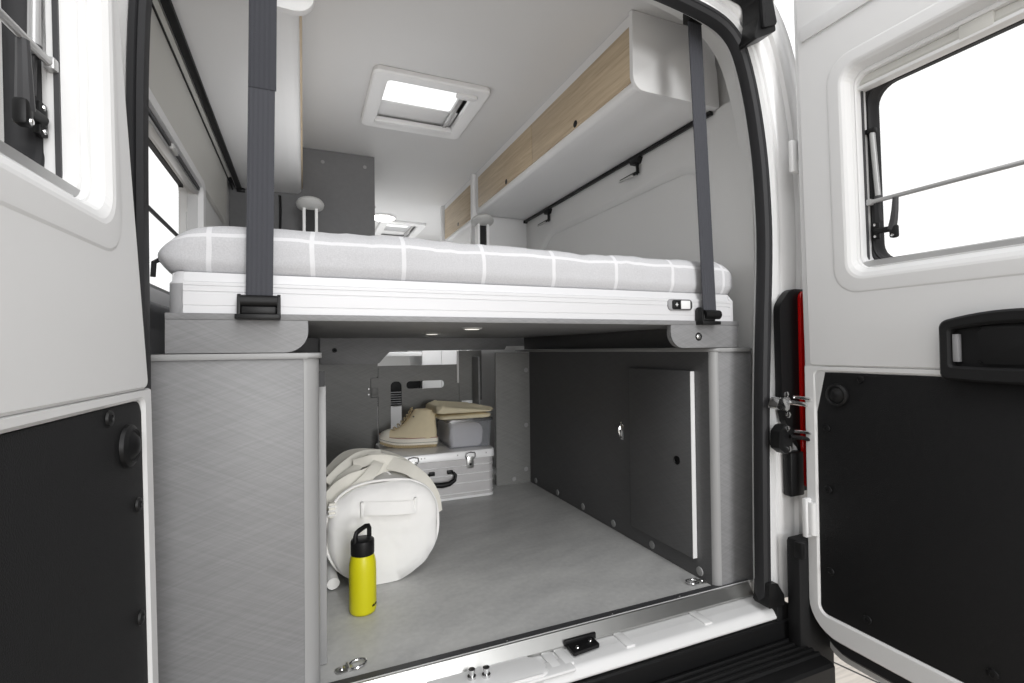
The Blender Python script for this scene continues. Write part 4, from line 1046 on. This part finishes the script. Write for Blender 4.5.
tag(cl, 'crumpled grey clothes inside the clear bin', 'clothes')
for i, (a, m_, lab, amp, tl) in enumerate((((.628, .908, 2.435, 2.735, .386, .412, .006, 0), 'beige', 'folded beige shirt lying directly on the clear bin', .010, 0), ((.612, .922, 2.425, 2.72, .4175, .462, .006, 0), 'beige', 'topmost crumpled beige shirt of the pile on the clear bin', .018, -.09))):
    o = obj('folded_shirt', lump(*a[:6], amp, 9.0 + 5 * i, .03, tilt=tl), m_, None, 60, loc=((a[0] + a[1]) / 2, 2.58, a[4]))
    tag(o, lab, 'shirt', 'folded shirts on the bin')

# duffel bag
def duffel():
    b = B()
    cx, zb = .238, .002
    N = 64
    def section(y, w, h, fl, amp, shift=0.0):
        ring = []
        for i in range(N):
            a = 2 * PI * i / N
            x = math.cos(a); z = math.sin(a)
            pw = .74 if z > 0 else .90; ex = abs(x) ** pw * (1 if x >= 0 else -1); ez = abs(z) ** (pw + .06) * (1 if z >= 0 else -1) * (.97 if z > 0 else 1)
            X_ = cx + shift + w * ex; Z_ = zb + h + h * ez
            tz = max(0.0, Z_ - zb); f2 = fl * 1.6
            if fl and tz < f2: Z_ = zb + tz * tz / f2
            Z_ = max(zb, Z_)
            n_ = fbm((X_, y, Z_), 7) * amp + fbm((X_ + 5, y * 1.5, Z_), 16) * amp * .4
            yy = y + fbm((X_ * 1.3, 4.2, Z_), 6) * amp * .5
            k = min(1.0, max(.0, (Z_ - .002) / .035))
            ring.append((X_ + n_ * ex * k, yy, Z_ + n_ * ez * k))
        return ring
    secs = [(1.622, .02, .02, 0, .0), (1.616, .07, .07, 0, .010), (1.614, .12, .115, .0, .014), (1.622, .158, .146, .006, .010), (1.634, .172, .157, .012, .007), (1.646, .1765, .1605, .014, .007), (1.652, .1775, .161, .014, .007), (1.662, .176, .160, .014, .008), (1.70, .176, .160, .015, .009), (1.76, .178, .163, .016, .013), (1.84, .180, .165, .017, .015), (1.95, .182, .165, .017, .014), (2.05, .180, .163, .016, .010), (2.14, .172, .156, .012, .006), (2.17, .13, .12, 0, .006), (2.175, .05, .05, 0, 0)]
    rings = []
    for y, w, h, fl, amp in secs:
        r = section(y, w, h, fl, amp)
        if h < .14:
            mz = sum(p[2] for p in r) / N
            r = [(p[0], p[1], p[2] - mz + .158) for p in r]
        rings.append(r)
    b.loft(rings, True, True, True)
    return b
t = thing('duffel_bag', 'white canvas duffel bag with cream straps on the cargo floor', 'bag', (.238, 1.9, 0))
obj('bag_body', duffel(), 'canvas', t, 60)
# piping round the end
obj('piping', B().tube([(.238 + .179 * (abs(math.cos(a)) ** (.74 if math.sin(a) > 0 else .90)) * (1 if math.cos(a) >= 0 else -1), 1.650, max(.008, .163 + (.158 if math.sin(a) > 0 else .162) * (abs(math.sin(a)) ** (.80 if math.sin(a) > 0 else .96)) * (1 if math.sin(a) >= 0 else -1))) for a in [2 * PI * k / 64 for k in range(64)]], .0045, 8, closed=True), 'canvas', t, 60)
def catmull(P, n=8):
    P = [Vector(p) for p in P]; out = []
    Q = [P[0] * 2 - P[1]] + P + [P[-1] * 2 - P[-2]]
    for i in range(1, len(Q) - 2):
        p0, p1, p2, p3 = Q[i - 1:i + 3]
        for k in range(n):
            s = k / n
            out.append(.5 * ((2 * p1) + (-p0 + p2) * s + (2 * p0 - 5 * p1 + 4 * p2 - p3) * s * s + (-p0 + 3 * p1 - 3 * p2 + p3) * s ** 3))
    out.append(P[-1]); return out
def ribbon(P, w, th=.002, c=(.238, None, .16), up=None, tilt=0.0):
    Q = catmull(P)
    ups = [Vector((q.x - c[0], 0 if up is None else 0, q.z - c[2] + .02)).normalized() if up is None else Vector(up) for q in Q]
    rings = []
    for i in range(len(Q)):
        tt = (Q[min(i + 1, len(Q) - 1)] - Q[max(i - 1, 0)]).normalized()
        uu = (ups[i] + Vector((0, tilt, 0))); uu = (uu - tt * uu.dot(tt)).normalized(); ww = tt.cross(uu)
        rings.append([Q[i] + ww * a * w / 2 + uu * b_ * th for a, b_ in ((-1, -.4), (-.6, -.7), (0, -.8), (.6, -.7), (1, -.4), (1, .4), (.6, .8), (0, 1.0), (-.6, .8), (-1, .4))])
    return B().loft(rings, True, True, True)
obj('end_handle', ribbon([(.166, 1.612, .250), (.190, 1.602, .249), (.25, 1.597, .243), (.31, 1.600, .238), (.332, 1.610, .236)], .040, .0022, up=(0, -1, .2)), 'canvas', t, 60)
for x, z in ((.166, .246), (.332, .240)):
    obj('handle_tab', B().box(x - .005, x + .005, 1.604, 1.622, z - .024, z + .024, .003), 'canvas', t)
# straps over the top and the sides
straps = [
    [(.420, 1.70, .20), (.402, 1.73, .272), (.345, 1.80, .328), (.27, 1.88, .350), (.18, 1.90, .362), (.11, 1.84, .325), (.072, 1.78, .26)],
    [(.425, 1.84, .21), (.395, 1.88, .285), (.325, 1.92, .340), (.24, 1.98, .362), (.15, 2.0, .358), (.08, 1.98, .30)],
    [(.062, 1.69, .235), (.085, 1.695, .283), (.130, 1.69, .318), (.19, 1.70, .333), (.25, 1.725, .349), (.315, 1.77, .342)],
    [(.070, 1.648, .215), (.098, 1.648, .258), (.145, 1.655, .296), (.195, 1.675, .333), (.235, 1.735, .366), (.25, 1.83, .368)],
    [(.27, 1.735, .356), (.33, 1.700, .336), (.378, 1.675, .296), (.407, 1.660, .245), (.417, 1.655, .190)],
    [(.155, 1.76, .358), (.215, 1.735, .372), (.285, 1.745, .362), (.335, 1.79, .338), (.300, 1.88, .356)],
    [(.075, 1.76, .302), (.125, 1.775, .346), (.185, 1.82, .374), (.26, 1.86, .370)],
    [(.060, 1.73, .262), (.105, 1.725, .315), (.165, 1.745, .352), (.205, 1.80, .376), (.20, 1.88, .374)],
    [(.375, 1.70, .278), (.350, 1.76, .322), (.290, 1.80, .352), (.235, 1.80, .374), (.19, 1.77, .364)],
]
for i, P in enumerate(straps):
    P = [(x, y, z - .075 * max(0.0, min(.3, y - 1.72))) for x, y, z in P]
    obj('strap', ribbon(P, (.05, .046, .040, .036, .050, .034, .042, .036, .030)[i], .0022, tilt=(-.9, -1.2, -2.6, -1.6, -1.2, -2.2, -2.4, -.6, -3.0)[i]), 'canvas2', t, 60)
bk_ = obj('buckle', B().box(.069, .089, 1.628, 1.652, .226, .272, .004), 'canvas2', t)
for k in range(3):
    obj('buckle_bar', B().box(.067, .091, 1.624, 1.629, .234 + .013 * k, .239 + .013 * k, .001), 'canvas', bk_)
# crumpled flap over the top
fl = B()
def flap(u, v):
    x = .07 + .30 * u; y = 1.73 + .40 * v
    s = (x - .238) / .18
    zt = .163 + .168 * math.sqrt(max(0.02, 1 - min(.98, s * s)))
    z = zt - .010 - .020 * abs(noise.noise(Vector((x * 17 + y * 6, y * 14 - x * 9, 2.2)))) + .024 * fbm((x * 1.2, y, .3), 9) + .018 * abs(fbm((x * 2 + y, y * .7, 1.3), 9)) + .008 * math.sin(PI * u) * math.sin(PI * v)
    return (x, y, z)
fl.sheet(flap, 70, 70)
f_ = obj('top_flap', fl, 'canvas', t, 70)
f_.modifiers.new('thick', 'SOLIDIFY').thickness = .004
obj('side_roll', B().tube(catmull([(.082, 1.634, .024), (.079, 1.66, .028), (.077, 1.70, .034), (.080, 1.76, .045)]), [.012, .021, .022, .018] if False else .019, 14), 'canvas', t, 60)

# bottle
bxx, byy = .153, 1.478
t = thing('water_bottle', 'yellow water bottle with black carry cap in front of the duffel bag', 'bottle', (bxx, byy, 0))
bsc = lambda c: (c.x, c.y, c.z * .963)
obj('bottle_body', B().lathe([(.0001, .0005), (.030, .0005), (.0345, .003), (.0365, .008), (.0375, .014), (.0375, .128), (.0368, .142), (.0345, .157), (.0318, .166), (.0310, .169), (.0308, .1725)], (bxx, byy, 0), (0, 0, 1), 48, caps=False).xf(bsc), 'yellow', t, 40)
cp = obj('bottle_cap', B().lathe([(.0001, .170), (.0318, .170), (.0325, .172), (.0325, .207), (.0315, .211), (.028, .213), (.0001, .214)], (bxx, byy, 0), (0, 0, 1), 48, caps=False).xf(bsc), 'black', t, 40)
ang = math.radians(38)
hv = Vector((math.cos(ang), math.sin(ang), 0)); hn = Vector((-hv.y, hv.x, 0))
hp = [Vector((bxx, byy, 0)) + hv * a + Vector((0, 0, z)) for a, z in ((-.026, .205), (-.026, .228), (-.022, .237), (-.012, .241), (.012, .246), (.022, .244), (.026, .236), (.026, .205))]
obj('cap_loop', B().tube(hp, .0075, 12, flat=.0055, up=[hn] * 8).xf(bsc), 'black', cp, 50)
# small dark wordmark on the lower side
lt = B()
for i, g in enumerate(('h', 'e', 'l', 'm', 'a')):
    a = math.radians(-52 + 7.0 * i); rad = .0378
    c = Vector((bxx + rad * math.cos(a), byy + rad * math.sin(a), .022)); tx = Vector((-math.sin(a), math.cos(a), 0))
    strokes = {'h': [(0, 0, .2, 1), (.8, 0, 1, 1), (.2, .42, .8, .6)], 'e': [(0, 0, .2, 1), (.2, 0, 1, .18), (.2, .42, .9, .6), (.2, .82, 1, 1)], 'l': [(0, 0, .2, 1), (.2, 0, 1, .18)], 'm': [(0, 0, .18, 1), (.41, .2, .6, 1), (.82, 0, 1, 1), (.18, .82, .82, 1)], 'a': [(0, 0, .2, 1), (.8, 0, 1, 1), (.2, .82, .8, 1), (.2, .4, .8, .58)]}[g]
    for x0, z0, x1, z1 in strokes:
        W_ = .0040; H_ = .0058
        q = [c + tx * (xx - .5) * W_ + Vector((0, 0, zz * H_)) for xx, zz in ((x0, z0), (x1, z0), (x1, z1), (x0, z1))]
        o_ = Vector((math.cos(a), math.sin(a), 0)) * .0006
        lt.loft([[p - o_ for p in q], [p + o_ for p in q]], True, True, True)
obj('wordmark', lt, 'black', t, 0)

# lashing eyelets
def eyelet(x, y, a, lab):
    t = thing('lashing_eyelet', lab, 'lashing eyelet', (x, y, 0), 'lashing eyelets')
    c, s = math.cos(a), math.sin(a)
    def F(p): return (x + c * p[0] - s * p[1], y + s * p[0] + c * p[1], p[2])
    pl = B().loft([[(q[0], q[1], z) for q in rrb(-.030 + e, .012 - e, -.014 + e, .014 - e, .0135, 6)] for z, e in ((.0005, 0), (.003, 0), (.0045, .003))], True, True, True).xf(F)
    obj('base_plate', pl, 'steel', t)
    obj('screw', B().lathe([(.006, 0), (.005, .003), (.0001, .0035)], F((-.014, 0, .0045)), (0, 0, 1), 14), 'chrome', t)
    ring = [F((.020 + .021 * math.cos(2 * PI * k / 28), .015 * math.sin(2 * PI * k / 28), .006 + .002 * math.cos(2 * PI * k / 28))) for k in range(28)]
    obj('ring', B().tube(ring, .0028, 8, closed=True), 'chrome', t)
    obj('hinge_bar', B().cyl(F((.0, -.013, .006)), F((.0, .013, .006)), .0038, 10), 'steel', t)
eyelet(.093, 1.226, .12, 'chrome lashing eyelet on the floor by the cupboard near the bottle')
eyelet(1.140, 1.224, PI - .1, 'chrome lashing eyelet on the floor by the finger hole door')

# outer shell of the van (keeps daylight out of the walls), seen only past the open doors
for nm, x0, x1 in (('trim_6', XL - .075, XL - .061), ('trim_7', XR + .061, XR + .075)):
    b = B()
    a_, c_ = (WL if nm == 'trim_6' else WR)[:2]
    b.box(x0, x1, 1.21, YF, -.30, .85).box(x0, x1, 1.21, YF, 1.53, ZC + .05)
    if nm == 'trim_7': b.box(x0, x1, 1.21, 2.95, .85, 1.53)
    else: b.box(x0, x1, 2.145, YF, .85, 1.53)
    struct(nm, b, 'paint', 0, 'white painted outer body side')
# ------------------------------------------------------------------ light
w = bpy.data.worlds.new('studio_white'); SC.world = w; w.use_nodes = True
wn = w.node_tree; bg = wn.nodes['Background']
tcw = wn.nodes.new('ShaderNodeTexCoord'); spw = wn.nodes.new('ShaderNodeSeparateXYZ'); wn.links.new(tcw.outputs['Generated'], spw.inputs[0])
mrw = wn.nodes.new('ShaderNodeMapRange'); mrw.interpolation_type = 'SMOOTHSTEP'
mrw.inputs[1].default_value = -.7; mrw.inputs[2].default_value = .15; mrw.inputs[3].default_value = .52; mrw.inputs[4].default_value = 1.35
wn.links.new(spw.outputs['Y'], mrw.inputs[0]); wn.links.new(mrw.outputs[0], bg.inputs[1])
bg.inputs[0].default_value = (1, 1, 1, 1)
def area(name, loc, target, size, power, sy=None, col=(1, 1, 1)):
    l = bpy.data.lights.new(name, 'AREA'); l.energy = power; l.size = size; l.color = col
    if sy: l.shape = 'RECTANGLE'; l.size_y = sy
    o = bpy.data.objects.new(name, l); COL.objects.link(o); o.location = loc
    o.rotation_euler = (Vector(target) - Vector(loc)).to_track_quat('-Z', 'Y').to_euler()
    return o
area('studio_softbox', (.8, -4.6, 3.1), (.6, 1.6, .3), 1.9, 108)
area('niche_fill', (.85, -4.6, .95), (.6, 2.0, .3), 1.2, 105)  # unseen low fill, added to brighten things deep under the bed
area('overhead_softbox', (.35, -.5, 2.9), (.45, 1.0, .3), 1.6, 30)
area('upward_fill', (.2, 2.0, 1.075), (.75, 2.0, 1.9), .7, 3.2)  # unseen fill aimed upward, added to lift ceiling and right wall
area('cabin_ceiling_fill', (.6, 4.3, 1.0), (.6, 4.3, 1.9), 1.0, 7)  # added fill, out of view, brightening the front cabin ceiling
area('kitchen_fill', (.85, 3.0, 1.25), (.75, 3.6, .5), .4, 5)  # no fitting here: fill added to lighten the kitchen front

# ------------------------------------------------------------------ camera
cam = bpy.data.cameras.new('camera'); co = bpy.data.objects.new('camera', cam); COL.objects.link(co)
cam.sensor_width = 36; cam.lens = 495.785 * 36 / 1024; cam.clip_start = .01
yw, pt, rl = (math.radians(v) for v in (22.8255, .8954, -.6366))
f_ = Vector((math.sin(yw) * math.cos(pt), math.cos(yw) * math.cos(pt), math.sin(pt)))
r_ = Vector((math.cos(yw), -math.sin(yw), 0)); u_ = r_.cross(f_)
r2 = r_ * math.cos(rl) + u_ * math.sin(rl); u2 = -r_ * math.sin(rl) + u_ * math.cos(rl)
co.matrix_world = Matrix(((r2.x, u2.x, -f_.x, 0), (r2.y, u2.y, -f_.y, 0), (r2.z, u2.z, -f_.z, .74), (0, 0, 0, 1)))
SC.camera = co
SC.view_settings.view_transform = 'Standard'; SC.view_settings.look = 'None'
SC.view_settings.exposure = 0.0; SC.view_settings.gamma = 1.0; SC.view_settings.use_curve_mapping = False
SC.cycles.use_denoising = True
SC.cycles.max_bounces = 10; SC.cycles.diffuse_bounces = 8; SC.cycles.transparent_max_bounces = 16
